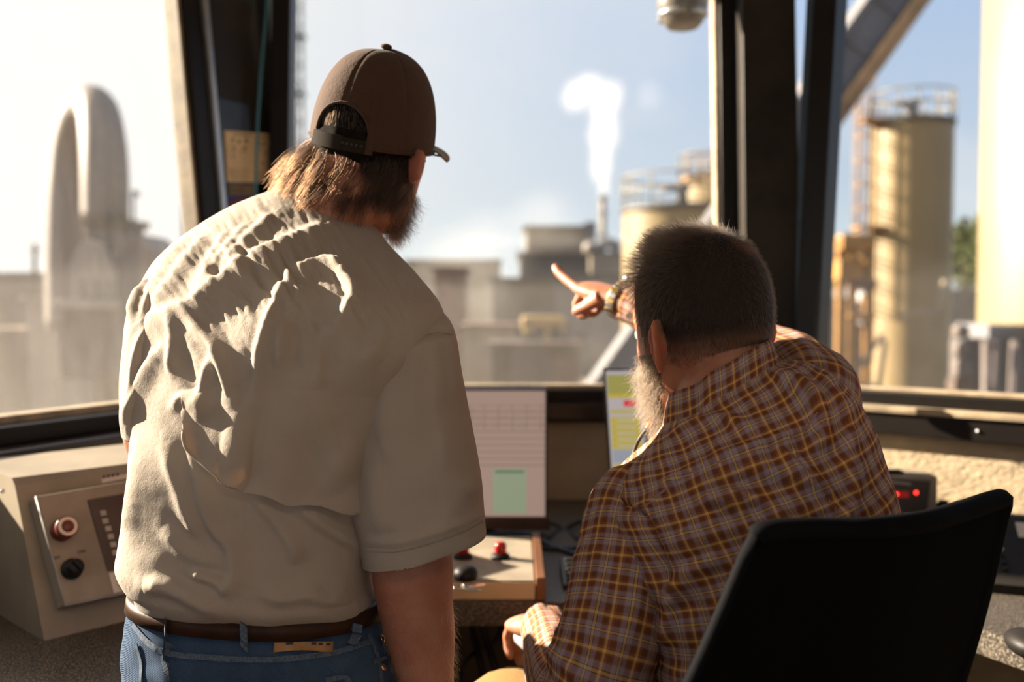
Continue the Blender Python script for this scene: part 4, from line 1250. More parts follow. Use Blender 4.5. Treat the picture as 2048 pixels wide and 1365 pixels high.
# even out the cape so that it bridges the hollows below it
for _ in range(6):
    FV[:, 1:-1] = FV[:, 1:-1] * .5 + (FV[:, :-2] + FV[:, 2:]) * .25
    FV[1:-1] = FV[1:-1] * .5 + (FV[:-2] + FV[2:]) * .25
cp = mesh_obj('back_cape', FV.reshape(-1, 3), grid_faces(70, 110), M['khaki'], shirt)
cs_ = cp.modifiers.new('thickness', 'SOLIDIFY'); cs_.thickness = .0022; cs_.offset = 0
hem = np.array([FV[-1, j] for j in range(110)])
mb = MB(); mb.rings(tube_rings(hem[::3], np.full(len(hem[::3]), .0016), 8)); mb.build('hem', M['khaki'], shirt)

# body under the clothes: head, neck, trunk, arms with hands - one surface
mb = MB()
HV = hx(head_local())
mb.rings(HV)
for sd_ in (-1, 1): mb.rings(hx(ear_rings(sd_, .026 if sd_ > 0 else .004) * np.array([1, .9, .74]) + np.array([-.003 * sd_ - (.006 if sd_ < 0 else 0), -.004, -.020])))
neck0 = P(652, 452, 1.505); neck1 = hx(np.array([0, -.030, -.060]))
mb.tube([neck0 - [0, 0, .05], neck0, (neck0 + neck1) / 2, neck1, hx(np.array([0, -.01, -.01]))], [.075, .064, .060, .060, .050], 28, sub=16)
mb.rings(silhouette_body(TR, .80, 12, 330))
aR = [P(835, 660, 1.330), P(822, 850, 1.292), P(818, 1040, 1.277), P(824, 1130, 1.272), P(830, 1200, 1.272), P(842, 1280, 1.277), P(853, 1365, 1.274), P(868, 1480, 1.267), P(876, 1580, 1.262)]
mb.tube(aR, [.050, .055, .052, .053, .0495, .0445, .036, .031, .026], 28, sub=50)
hand(mb, aR[-1], aR[-1] - aR[-2] + [0, .02, 0], (.6, -.75, 0), 1.0, True, [(.35, .45, .3), (.4, .5, .3), (.45, .5, .3), (.5, .5, .3)])
aL = [P(325, 640, 1.385), P(315, 760, 1.375), P(312, 830, 1.372), P(318, 880, 1.40), P(330, 905, 1.46), P(350, 910, 1.56), P(362, 915, 1.62)]
mb.tube(aL, [.048, .050, .047, .046, .042, .033, .028], 24, sub=40)
hand(mb, aL[-1], (.15, .9, -.25), (0, .3, .95), 1.0, False, [(.4, .5, .3), (.45, .5, .3), (.5, .5, .3), (.55, .5, .3)])
body = mb.build('body', M['skin_a'], man); finish_body(body, .0034, 3)
M['eye'] = mat('eyes', (.5, .47, .44), .15, var=.02)
for s in (-1, 1):
    mb = MB(); mb.ball(hx(np.array([s * .031, .083, -.004])), .0115, n=16); mb.build('eye', M['eye'], man)

# arm hair catching the light
S = []
for k in range(900):
    t = RNG.uniform(.52, .80); a = RNG.uniform(0, 2 * math.pi)
    i = t * (len(aR) - 1); i0 = int(i); f = i - i0
    c = aR[i0] * (1 - f) + aR[i0 + 1] * f; r = np.interp(i, range(len(aR)), [.050, .055, .052, .053, .0495, .0445, .036, .031, .026])
    ax = unit(aR[min(i0 + 1, len(aR) - 1)] - aR[i0]); e = unit(np.cross(ax, [0, 1, 0])); g_ = np.cross(ax, e)
    nn = e * math.cos(a) + g_ * math.sin(a); p = c + nn * r * .97
    dd = unit(nn * .55 + ax * .8 + RNG.normal(size=3) * .3); L_ = RNG.uniform(.008, .016)
    S.append([p, p + dd * L_ * .5, p + dd * L_ * .9 + ax * L_ * .25])
M['hair_fair'] = hair_mat('fair arm hair', (.42, .25, .12))
hair_obj('arm_hair', S, .00007, .00003, M['hair_fair'], man)

# ---- cap
cap = None
def cap_point(th, ph, k=1.0):
    # th 0 = front, increasing to the left; ph 0 bottom .. 1 top
    a = ph * math.pi / 2
    rx, ry = .0885, .1045
    front = max(0.0, math.cos(th)) ** 2
    cz = math.copysign(abs(math.sin(a)) ** .92, a); cr = math.cos(a) ** (.74 - .08 * front)
    bottom = -.012
    return np.array([-rx * math.sin(th) * cr * k, ry * math.cos(th) * cr * k + .002, bottom + (.138 + .004 * front) * cz * k])
nt, npz = 192, 64
CV = np.array([[cap_point(2 * math.pi * j / nt, i / (npz - 1) * .995) for j in range(nt)] for i in range(npz)])
seamA = [0, math.pi / 3, 2 * math.pi / 3, math.pi, 4 * math.pi / 3, 5 * math.pi / 3]
for j in range(nt):
    th = 2 * math.pi * j / nt
    dd = min(abs((th - s + math.pi) % (2 * math.pi) - math.pi) for s in seamA)
    CV[:, j] *= 1 - .010 * math.exp(-(dd / .035) ** 2)
def in_open(j, i):
    th = (2 * math.pi * (j + .5) / nt) - math.pi; zz = CV[i, 0, 2] if False else (i + .5) / (npz - 1)
    return zz > .06 and (th / .50) ** 2 + ((zz - .06) / .20) ** 2 < 1
CF = []
for i in range(npz - 1):
    for j in range(nt):
        if in_open(j, i): continue
        if i < .06 * (npz - 1) + 1 and abs(2 * math.pi * (j + .5) / nt - math.pi) < .50: continue
        CF.append((i * nt + j, i * nt + (j + 1) % nt, (i + 1) * nt + (j + 1) % nt, (i + 1) * nt + j))
cap = mesh_obj('cap', hc_(CV.reshape(-1, 3)), CF, M['cap_cloth'], man)
cs2 = cap.modifiers.new('thickness', 'SOLIDIFY'); cs2.thickness = .002; cs2.offset = 0
# edge binding of the opening
edge = [hc_(cap_point(math.pi + .50 * math.cos(a), .06 + .20 * math.sin(a), 1.004)) for a in np.linspace(0, math.pi, 40)]
mb = MB(); mb.rings(tube_rings(np.array(edge), np.full(40, .0024), 8)); mb.build('opening_binding', M['cap_cloth'], cap)
edge = [hc_(cap_point(math.pi + .50 + (2 * math.pi - 1.0) * t, .012, 1.006)) for t in np.linspace(0, 1, 90)]
mb = MB(); mb.rings(tube_rings(np.array(edge), np.full(90, .0026), 8)); mb.build('sweatband_edge', M['cap_cloth'], cap)
def strap(name, t0, t1, z0, z1, k, parent):
    A = np.linspace(t0, t1, 40)
    R = []
    for t in A:
        q0 = cap_point(math.pi + t, z0, k); q1 = cap_point(math.pi + t, z1, k); o_ = cap_point(math.pi + t, (z0 + z1) / 2, k + .022) - cap_point(math.pi + t, (z0 + z1) / 2, k)
        R.append([hc_(q0), hc_(q0 + o_), hc_(q1 + o_), hc_(q1)])
    mb = MB(); mb.rings(R, True, False); return mb.build(name, M['cap_strap'], parent)
strap('strap', -.54, .10, -.022, .052, 1.014, cap); strap('strap', -.06, .54, -.020, .048, 1.002, cap)
for k in range(5):
    q = hc_(cap_point(math.pi + .40 - .07 * k, .016, 1.022)); o_ = hc_(cap_point(math.pi + .40 - .07 * k, .016, 1.06))
    mb = MB(); mb.cyl(q, q + (o_ - q) * .35, .0024, n=10); mb.build('snap_stud', M['ink'], cap)
# flap of the left rear panel next to the opening
mb = MB(); R = []
for t in np.linspace(-.10, .38, 14):
    q0 = cap_point(math.pi + .47, max(-.02, .30 - t * .9), 1.012); q1 = cap_point(math.pi + .58, max(-.02, .30 - t * .9), 1.012)
    R.append([hc_(q0), hc_(q0 * 1.015), hc_(q1 * 1.015), hc_(q1)])
mb.rings(R, True, False); mb.build('panel_edge', M['cap_cloth'], cap)
mb = MB(); mb.ball(hc_(cap_point(0, 1.0) + [0, -.0, .002]), (.0085, .0085, .0045), [HC_R[:, 0], HC_R[:, 1], HC_R[:, 2]], 16); mb.build('button', M['cap_cloth'], cap)
# brim
BV = []
for i in range(18):
    t = i / 17
    row = []
    for j in range(41):
        a = (j / 40 - .5) * 2.25
        q = cap_point(a, .05, 1.0)
        ext = .058 * t * (math.cos(a * .80) ** .7)
        z = q[2] - .010 * t - .016 * (math.sin(a)) ** 2 * (.3 + .7 * t)
        row.append([q[0] + (-math.sin(a)) * ext * .22, q[1] + ext, z])
    BV.append(row)
br = mesh_obj('brim', hc_(np.array(BV).reshape(-1, 3)), grid_faces(18, 41), M['cap_brim'], cap)
bs = br.modifiers.new('thickness', 'SOLIDIFY'); bs.thickness = .004; bs.offset = 0
# glasses: temples over the ears
mb = MB()
for s in (-1, 1): mb.tube([hx(np.array(p)) for p in ((s * .078, -.006, -.004), (s * .080, .008, .004), (s * .079, .05, .000), (s * .072, .092, -.002))], .0020, 8, sub=14)
mb.tube([hx(np.array(p)) for p in ((-.072, .092, -.002), (-.03, .104, .0), (.03, .104, .0), (.072, .092, -.002))], .0016, 8, sub=14)
mb.build('glasses', M['glasses'], man)

# ---- hair below the cap: clumped strands from the back and sides of the head
HK = interp([(.116, .010, -.012), (.110, .036, -.045), (.095, .056, -.072), (.070, .070, -.090), (.040, .0765, -.0985), (.010, .078, -.099), (-.020, .076, -.093), (-.048, .072, -.078), (-.075, .069, -.066), (-.100, .066, -.058)], 120)
def skull(th, z, k=1.0):
    hw = np.interp(-z, -HK[:, 0], HK[:, 1]); yb = np.interp(-z, -HK[:, 0], HK[:, 2])
    return np.array([-hw * math.sin(th) * k, (-yb) * math.cos(th) * k, z])
def hair_under_cap():
    S = []; nclump = 430
    for q in range(nclump):
        th = math.pi - (RNG.uniform(-1.62, .7) if q % 2 else RNG.uniform(.3, 1.85)); tt = math.pi - th
        z = RNG.uniform(-.086, -.016 - .026 * max(0, math.cos(tt)))
        left = max(0.0, tt / 1.4)
        L = RNG.uniform(.055, .098) * (1.0 if z > -.055 else .75) + .022 * left
        if tt < -.5: L *= .62
        root = skull(th, z, 1.02); nrm = unit([root[0], root[1], 0]); tan = np.array([-nrm[1], nrm[0], 0])
        lift = RNG.uniform(.55, 1.15) + .75 * left
        curl = RNG.uniform(.25, .85); ph0 = RNG.uniform(0, 6.28); side = RNG.normal(0, .35); flick = RNG.uniform(-.3, .9) + .6 * left
        K_ = 10; pts = [root]; d = unit(nrm * lift + np.array([0, 0, -.45]) + tan * side)
        for i in range(K_ - 1):
            t = (i + 1) / (K_ - 1)
            d = unit(d + np.array([0, 0, -.42 + .14 * left]) + nrm * (-.20 * (1 - left) + flick * max(0, t - .55)) + (tan * math.cos(ph0 + t * 5) + nrm * math.sin(ph0 + t * 5)) * curl * (.62 if tt > -.5 else .4))
            pts.append(pts[-1] + d * L / (K_ - 1))
        pts = np.array(pts); w = np.linspace(0, 1, K_)[:, None]
        for k in range(34):
            o0 = tan * RNG.normal(0, .0085) + np.array([0, 0, RNG.normal(0, .0065)]) + nrm * RNG.normal(0, .001)
            fr = RNG.normal(0, .0032, 3); stray = RNG.uniform() < .06
            s_ = pts + o0 * (1 - w * .62) + fr * w ** 1.5 * (3.2 if stray else 1.0)
            cut = RNG.uniform(.72, 1.0)
            ii = np.linspace(0, (K_ - 1) * cut, K_); i0 = np.clip(ii.astype(int), 0, K_ - 2); f = (ii - i0)[:, None]
            S.append(s_[i0] * (1 - f) + s_[i0 + 1] * f)
    S = np.array(S)
    return hx(S.reshape(-1, 3)).reshape(S.shape)
SH = hair_under_cap()
hr = hair_obj('hair', SH, .00022, .00007, M['hair_brown'], man)
# matted underlayer of hair on the skull
UL = []
for i, z in enumerate(np.linspace(-.092, .104, 26)):
    UL.append([skull(th, z, 1.020 + (.06 * math.sin(min(1, i / 12) * math.pi) + .016 * math.sin(th * 13 + i) if i < 11 else 0)) for th in np.linspace(math.pi - 1.75, math.pi + 1.60, 60)])
UL = np.array(UL)
ulo = mesh_obj('hair_underlayer', hx(UL.reshape(-1, 3)), grid_faces(26, 60), M['hair_dark'], hr)
um = ulo.modifiers.new('thickness', 'SOLIDIFY'); um.thickness = .001; um.offset = -1
# hair seen through the opening
S = []
for k in range(2600):
    th = math.pi + RNG.uniform(-.70, .70); z = RNG.uniform(-.03, .04)
    q = skull(th, z, 1.0); dth = RNG.normal(0, .06); L = RNG.uniform(.015, .04)
    m_ = skull(th + dth * .5, z - L * .5, 1.012 + RNG.uniform(0, .010)); t_ = skull(th + dth, max(-.09, z - L), 1.01 + RNG.uniform(0, .012))
    S.append([hx(q), hx(m_), hx(t_)])
hair_obj('hair_in_opening', S, .00016, .0001, M['hair_brown'], hr)
# beard along the jaw, seen past the cheek
S = []
for k in range(3000):
    a = RNG.uniform(-1.9, 1.9); zz = RNG.uniform(-.128, -.052)
    i = int(np.clip((.116 - zz) / (.254) * 63, 0, 63)); th = math.pi / 2 - a
    j = int((th % (2 * math.pi)) / (2 * math.pi) * 72) % 72
    p = head_local_V[i, j] if 'head_local_V' in globals() else None
    if p is None:
        head_local_V = head_local(); p = head_local_V[i, j]
    if abs(a) < .5 and zz > -.09: continue
    p = p + RNG.normal(0, .002, 3)
    nn = unit([p[0], p[1] - .02, -.02]); L = RNG.uniform(.016, .036)
    d1 = unit(nn * .6 + np.array([0, .1, -.9]) + RNG.normal(0, .3, 3)); d2 = unit(d1 + RNG.normal(0, .45, 3))
    S.append([hx(p), hx(p + d1 * L * .5), hx(p + d1 * L * .5 + d2 * L * .5)])
hair_obj('beard', S, .00016, .00006, M['hair_brown'], man)

# ---- jeans, belt
jean_keys = [(278, 1180, 760, 1212, 1.320, .126, .010), (277, 1204, 764, 1240, 1.320, .132, .010), (270, 1240, 776, 1276, 1.320, .140, .010), (264, 1290, 790, 1310, 1.320, .147, .010), (266, 1340, 800, 1352, 1.320, .152, .01),
             (272, 1400, 806, 1405, 1.320, .152, .01), (278, 1470, 806, 1472, 1.322, .146, .01), (284, 1560, 802, 1560, 1.325, .132, .01), (290, 1620, 796, 1620, 1.327, .10, .01)]
JR = garment_rows(jean_keys, 120)
JN = grid_normals(JR); jpx, jpy = proj(JR); jpx = jpx.reshape(JR.shape[:2]); jpy = jpy.reshape(JR.shape[:2])
JR = JR + JN * (vnoise(jpx / 60, jpy / 40, seed=31) * .003 + ridges(jpx, jpy, [(-5, 14, 14, [(545, 1310), (540, 1360), (538, 1420)]), (4, 20, 20, [(300, 1290), (330, 1340), (345, 1400)]), (3, 12, 12, [(720, 1290), (760, 1300), (790, 1320)])]))[..., None]
JF = grid_faces(120, nP, True)
bvJ = bvh_of(JR, JF)
mb = MB(); mb.rings(JR[:, ::3])
hipL = P(410, 1560, 1.33); hipR = P(675, 1560, 1.33)
for hp, fx in ((hipL, -.44), (hipR, -.19)):
    mb.tube([hp + [0, 0, .05], hp, np.array([(hp[0] * .5 + fx * .5), 1.36, .48]), np.array([fx, 1.35, .10]), np.array([fx, 1.35, .06])], [.095, .092, .072, .060, .060], 28, sub=30)
jeans = mb.build('jeans', M['denim'], man)
for fx in (-.44, -.19):
    mb = MB(); K = interp([(-.09, .036, .045, .09), (-.06, .044, .05, .10), (0, .048, .05, .11), (.08, .050, .045, .075), (.15, .050, .04, .055), (.19, .040, .036, .045), (.205, .015, .03, .03)], 18)
    R = []
    for yy, hw, zc, hh in K:
        R.append([(fx + hw * math.cos(t), 1.35 + yy, max(.004, hh / 2 + hh / 2 * math.sin(t))) for t in np.linspace(0, 2 * math.pi, 20, endpoint=False)])
    mb.rings(R); b0 = mb.build('boot', M['boot'], man)
    mb = MB(); mb.box((fx, 1.40, .010), (.10, .30, .020), bevel=.006); mb.build('sole', M['ink'], b0)
# belt: band that follows the waist rings
wb = garment_rows([(280, 1168, 760, 1196, 1.320, .128, .010), (277, 1195, 764, 1226, 1.320, .134, .010)], 2)
ctr = wb.mean(axis=1, keepdims=True)
def band(rows, o0, o1):
    c = rows.mean(axis=1, keepdims=True)
    f = lambda o: rows + (rows - c) / np.linalg.norm(rows - c, axis=2, keepdims=True) * o
    a, b = f(o0), f(o1)
    return np.stack([a[0], b[0] , b[1], a[1]], 0)
BB = band(wb, -.002, .0045)
bv_ = np.concatenate([BB, BB[:1]], 0)
belt = mesh_obj('belt', bv_.reshape(-1, 3), grid_faces(5, nP, True), M['belt'], man)
bvB = bvh_of(bv_, grid_faces(5, nP, True))
mb = MB(); q = BB[1][nP - 30]; mb.box(q + [0, .008, -.018], (.05, .006, .04), bevel=.002); mb.build('buckle', M['steel'], belt)
def belt_loop(pts, w=.013):
    q = smooth_line(pts, 16); C = []; NN = []
    for k, (x, y) in enumerate(q):
        r = surf_point(bvB, x, y, .003) or surf_point(bvJ, x, y, .004)
        if r is None: continue
        C.append(r[0]); NN.append(r[1])
    C = np.array(C); NN = np.array(NN); nm = unit(unit(NN[:, :].mean(axis=0) * np.array([1, 1, 0])) + np.array([0, -.9, 0])); NN = np.tile(nm, (len(C), 1)); C = C - nm * 0; S_ = np.tile(unit(np.cross(C[-1] - C[0], NN.mean(axis=0))), (len(C), 1))
    C = C + NN * .0015
    R = np.stack([C - S_ * w / 2 - NN * .003, C - S_ * w / 2 + NN * .0015, C + S_ * w / 2 + NN * .0015, C + S_ * w / 2 - NN * .003], 1)
    mb = MB(); mb.rings(R, True, False); return mb.build('belt_loop', M['stitch'], jeans)
belt_loop([(336, 1206), (335, 1240), (333, 1285), (331, 1312)]); belt_loop([(489, 1234), (489, 1262), (490, 1296)]); belt_loop([(712, 1248), (708, 1268), (698, 1290)])
# leather patch
PV = []
for i in range(6):
    row = []
    for j in range(24):
        x = 548 + (664 - 548) * j / 23; y = 1285 + 20 * i / 5 - 2 * j / 23
        r = surf_point(bvJ, x, y, .003); row.append(r[0])
    PV.append(row)
pt = mesh_obj('leather_patch', np.array(PV).reshape(-1, 3), grid_faces(6, 24), M['leather_patch'], jeans)
pm = pt.modifiers.new('thickness', 'SOLIDIFY'); pm.thickness = .002
for x0, x1, yy in ((572, 586, 1289), (622, 632, 1288), (636, 644, 1288), (650, 658, 1288), (590, 640, 1296)):
    if x1 - x0 < 40: strip_on(bvJ, [(x0, yy), ((x0 + x1) / 2, yy), (x1, yy)], .003, .0055, .0003, 'stamp', M['ink'], pt, 6)
# seams and pockets of the jeans
for pts, w in (([(268, 1250), (300, 1288), (340, 1308), (420, 1316), (500, 1320), (600, 1316), (690, 1300), (745, 1284)], .007), ([(326, 1312), (334, 1345), (342, 1400)], .006), ([(275, 1290), (284, 1330), (282, 1380)], .005),
               ([(735, 1270), (752, 1310), (760, 1345), (765, 1400)], .006), ([(650, 1362), (690, 1356), (700, 1380)], .006), ([(745, 1325), (775, 1315), (792, 1318)], .005)):
    strip_on(bvJ, pts, w, .0012, .0012, 'seam', M['stitch'], jeans, 40)
for x, y in ((762, 1279), (764, 1337)):
    r = surf_point(bvJ, x, y, .001)
    if r: mb = MB(); mb.lathe(r[0], r[1], [(0, .005), (.002, .005), (.004, .002)], 14); mb.build('rivet', M['copper'], jeans)
# key clip on the left belt loop
mb = MB(); a = P(268, 1205, 1.30)
mb.tube([P(262, 1158, 1.31), P(256, 1166, 1.305), P(256, 1180, 1.30), P(262, 1194, 1.30), P(273, 1203, 1.30)], .0022, 8, sub=20); kc = mb.build('key_clip', M['glasses'], man)
mb = MB(); mb.ball(P(275, 1202, 1.298), .005, n=12); mb.build('clip_ball', M['steel'], kc)
# ------------------------------------------------------------------ the seated man in the plaid shirt
def plaid_mat(name, period=.036, trans=.12):
    N = NT(name)
    uv = N.n('ShaderNodeUVMap'); uv.uv_map = 'UVMap'
    sp = N.n('ShaderNodeSeparateXYZ'); N.l(uv.outputs[0], sp.inputs[0])
    brown, mar, lil, yel, pale = (.150, .055, .024), (.28, .100, .062), (.31, .245, .28), (.68, .40, .10), (.62, .40, .15)
    def axis(o, ph):
        f = N.math('FRACT', N.math('MULTIPLY_ADD', o, 1 / period, ph + 50.0))
        return N.ramp(f, [(0.0, yel), (.085, mar), (.13, brown), (.27, mar), (.31, lil), (.455, brown), (.475, pale), (.545, brown), (.565, lil), (.71, mar), (.75, brown), (.92, mar)], 'CONSTANT')
    c = N.mix(.5, axis(sp.outputs[0], .1), axis(sp.outputs[1], .37))
    d = N.n('ShaderNodeBsdfPrincipled'); d.inputs['Roughness'].default_value = .85; d.inputs['Specular IOR Level'].default_value = .15
    N.l(c, d.inputs['Base Color'])
    co = N.coord('Object'); bn = N.n('ShaderNodeBump'); bn.inputs['Distance'].default_value = .0010
    N.l(N.noise(60, 4, .6, co), bn.inputs['Height']); N.l(bn.outputs[0], d.inputs['Normal'])
    t = N.n('ShaderNodeBsdfTranslucent'); N.l(c, t.inputs[0])
    x = N.n('ShaderNodeMixShader'); x.inputs[0].default_value = trans; N.l(d.outputs[0], x.inputs[1]); N.l(t.outputs[0], x.inputs[2])
    return N.done(x.outputs[0])
M['plaid'] = plaid_mat('plaid shirt cloth')
M['skin_b'] = skin_mat('skin tanned', (.40, .19, .115), sss=.8)
M['hair_black'] = hair_mat('dark brown hair', (.013, .008, .005), .5)
M['scalp'] = mat('close cropped dark hair', (.022, .014, .010), .75, var=.35, vscale=120, bump=.0015, bscale=260)
M['hair_grey'] = hair_mat('greying beard hair', (.030, .020, .013), .65)
M['tan_trousers'] = cloth_mat('tan work trousers cloth', (.22, .13, .042), .05)
M['gold'] = mat('watch gold', (.72, .50, .22), .25, 1.0, var=.05)
M['orange_plastic'] = mat('orange plastic', (.75, .33, .05), .4, var=.05)

sit = thing('person', 'bearded seated man in a plaid shirt pointing out of the window', 'person', (.30, 1.22, 0))
QY = 1.118     # he sits a little further from the camera than the standing man

PS = lambda x, y, Y: P(x, y, Y * QY)
HB_O = PS(1403, 648, 1.285); HB_R = frame(math.radians(35), math.radians(-7), math.radians(-3))
hb = lambda V: xf(V, HB_R * 1.0, HB_O)
HS = 1.085
hbs = lambda V: xf(np.asarray(V) * HS, HB_R, HB_O)

def qkeys(keys): return [(a, b, c, d, Y * QY, td * QY, ys) for a, b, c, d, Y, td, ys in keys]
sk = qkeys([
    (1330, 848, 1556, 722, 1.245, .074, .015), (1310, 876, 1580, 722, 1.240, .082, .015), (1284, 902, 1612, 726, 1.232, .090, .012), (1252, 930, 1652, 744, 1.222, .104, .01),
    (1226, 962, 1688, 774, 1.212, .116, .005), (1212, 1000, 1712, 812, 1.202, .124, 0), (1212, 1045, 1734, 858, 1.192, .130, -.005), (1228, 1090, 1746, 906, 1.182, .132, -.01),
    (1250, 1140, 1759, 952, 1.172, .132, -.015), (1272, 1190, 1769, 1002, 1.164, .131, -.018), (1290, 1245, 1777, 1056, 1.158, .130, -.02), (1300, 1310, 1779, 1120, 1.154, .130, -.02),
    (1306, 1390, 1785, 1210, 1.152, .130, -.02), (1310, 1480, 1775, 1320, 1.152, .132, -.02), (1312, 1580, 1768, 1450, 1.155, .134, -.02), (1314, 1640, 1764, 1530, 1.158, .130, -.02)])
NS = 300
SR = garment_rows(sk, NS, .85, .9)
FOLDS_B = [
    (7, 12, 26, [(1560, 884), (1590, 920), (1630, 968), (1674, 1022), (1700, 1052)]),
    (6, 24, 16, [(1380, 980), (1440, 955), (1520, 945), (1600, 960), (1650, 985)]),
    (5, 24, 16, [(1340, 1040), (1430, 1010), (1530, 1000), (1620, 1020)]),
    (5, 24, 18, [(1350, 1110), (1430, 1070), (1520, 1050), (1600, 1055)]),
    (7, 20, 12, [(1590, 760), (1622, 800), (1640, 850), (1632, 905)]),
    (6, 18, 12, [(1548, 752), (1580, 770), (1605, 790), (1622, 822)]),
    (6, 16, 12, [(1640, 745), (1660, 790), (1690, 840), (1700, 900)]),
    (5, 18, 14, [(1690, 880), (1706, 950), (1700, 1010), (1670, 1050)]),
    (6, 14, 22, [(1330, 1190), (1360, 1160), (1400, 1130), (1440, 1110)]),
    (7, 16, 20, [(1340, 1185), (1342, 1230), (1330, 1290)]),
    (6, 14, 12, [(1345, 880), (1395, 852), (1450, 842), (1490, 858)]),
    (-5, 18, 18, [(1310, 1075), (1325, 1130), (1338, 1180)]),
    (4, 30, 30, [(1420, 900), (1480, 920), (1540, 905)]),
    (-5, 7, 16, [(1196, 992), (1240, 1006), (1293, 1037), (1306, 1075), (1322, 1130), (1336, 1185)]),
    (4, 12, 8, [(1268, 1034), (1296, 1006), (1361, 954), (1430, 924), (1507, 900), (1570, 876), (1612, 853)]),
    (-4, 5, 5, [(1562, 888), (1600, 932), (1640, 984), (1676, 1024)]),
    (5, 14, 12, [(1400, 1000), (1452, 1012), (1500, 1040)]), (5, 12, 16, [(1440, 985), (1500, 1000), (1560, 1032), (1600, 1052)]),
    (4, 14, 14, [(1360, 1080), (1400, 1050), (1450, 1045)]),
]
def fold_b(V, items, closed=True):
    n = grid_normals(V, closed); px, py = proj(V); px = px.reshape(V.shape[:2]); py = py.reshape(V.shape[:2])
    view = V - CAM; view = view / np.linalg.norm(view, axis=2, keepdims=True)
    face = np.clip(-(n * view).sum(axis=2) * 3 + .15, 0, 1)
    d = ridges(px, py, items) * 1.7 + vnoise(px / 60, py / 45, seed=41) * .0032 + vnoise(px / 130 + py / 200, py / 26, seed=47) * .0016 + vnoise(px / 24, py / 34, seed=44) * .0007
    return V + n * (d * face)[..., None]
def uv_of(V, sx=1.0):
    """metres round the ring from the middle of the back, metres along"""
    du = np.linalg.norm(np.diff(V, axis=1, append=V[:, :1]), axis=2)
    u = np.concatenate([np.zeros((len(V), 1)), np.cumsum(du, axis=1)[:, :-1]], 1)
    mid = int(np.argmin(np.abs((PHI if V.shape[1] == len(PHI) else np.linspace(-math.pi, math.pi, V.shape[1])) + math.pi / 2)))
    u = u - u[:, mid:mid + 1]
    dv = np.linalg.norm(np.diff(V[:, mid], axis=0), axis=1)
    v = np.concatenate([[0], np.cumsum(dv)])
    return np.stack([u * sx, np.tile(v[:, None], (1, V.shape[1]))], 2)
SRf = fold_b(SR, FOLDS_B)
SF = grid_faces(NS, nP, True)
shirtB = mesh_obj('shirt', SRf.reshape(-1, 3), SF, M['plaid'], sit, uvs=uv_of(SR).reshape(-1, 2))
sm_ = shirtB.modifiers.new('thickness', 'SOLIDIFY'); sm_.thickness = .0012; sm_.offset = -1
bvS = bvh_of(SRf, SF)

# collar standing round the neck, folded over
top = SRf[0]; ctop = top.mean(axis=0)
col = []
for sc, dz in ((1.03, -.008), (1.0, .002), (.93, .014), (.88, .026), (.865, .034), (.885, .037), (.93, .030), (.985, .016), (1.035, .000), (1.065, -.012), (1.06, -.016), (1.03, -.010)):
    col.append(ctop + (top - ctop) * sc + [0, 0, dz] + np.array([0, .012, 0]) * max(0, dz / .03))
col = interp(np.array(col).reshape(len(col), -1), 40).reshape(40, nP, 3)
mesh_obj('collar', col.reshape(-1, 3), grid_faces(40, nP, True), M['plaid'], shirtB, uvs=(uv_of(col) * 1.0 + .013).reshape(-1, 2))

def sleeve(path, rad, n, name, parent, items, us=1.0, flat=1.0, nseg=160, hemr=True, seed=0):
    K = interp(np.hstack([np.array(path), np.array(rad)[:, None]]), n)
    R = tube_rings(K[:, :3], K[:, 3], nseg, flat)
    nn = grid_normals(R); px, py = proj(R); px = px.reshape(R.shape[:2]); py = py.reshape(R.shape[:2])
    ang = np.tile(np.linspace(0, 2 * math.pi, nseg, endpoint=False), (n, 1)); al = np.tile(np.linspace(0, 1, n)[:, None], (1, nseg))
    d = ridges(px, py, items) + vnoise(np.cos(ang) * 2.2 + seed, np.sin(ang) * 2.2, al * 9, seed=51 + seed) * .0035 + vnoise(np.cos(ang) * 5, np.sin(ang) * 5 + seed, al * 22, seed=53 + seed) * .0012
    R = R + nn * d[..., None]
    du = np.linalg.norm(np.diff(R, axis=1, append=R[:, :1]), axis=2).mean(axis=0)
    u = np.concatenate([[0], np.cumsum(np.full(nseg, du.mean()))[:-1]])
    v = np.concatenate([[0], np.cumsum(np.linalg.norm(np.diff(K[:, :3], axis=0), axis=1))])
    uv = np.stack([np.tile(u, (n, 1)), np.tile(v[:, None], (1, nseg))], 2) * us
    o = mesh_obj(name, R.reshape(-1, 3), grid_faces(n, nseg, True), M['plaid'], parent, uvs=uv.reshape(-1, 2))
    md = o.modifiers.new('thickness', 'SOLIDIFY'); md.thickness = .0012; md.offset = -1
    return o, R
# left arm: hangs, elbow bent, forearm forward on the arm rest
pL = [PS(1296, 962, 1.225), PS(1278, 992, 1.212), PS(1260, 1045, 1.196), PS(1249, 1110, 1.176), PS(1238, 1180, 1.156), PS(1224, 1260, 1.135), PS(1204, 1345, 1.122), PS(1176, 1400, 1.135), PS(1146, 1395, 1.185), PS(1120, 1340, 1.275), PS(1104, 1288, 1.375), PS(1090, 1256, 1.440)]
rL = [.030, .050, .0565, .0575, .0585, .0600, .0600, .057, .053, .047, .042, .036]
FL = [(6, 16, 22, [(1330, 1180), (1322, 1260), (1290, 1340)]), (5, 14, 18, [(1200, 1080), (1196, 1180), (1170, 1290)]), (5, 20, 20, [(1260, 1080), (1270, 1180), (1262, 1280)]),
      (6, 12, 14, [(1110, 1250), (1100, 1290), (1120, 1340)]), (5, 10, 10, [(1130, 1280), (1130, 1320), (1150, 1365)])]
slL, RL = sleeve(pL, [r * QY for r in rL], 230, 'sleeve', shirtB, FL, seed=1)
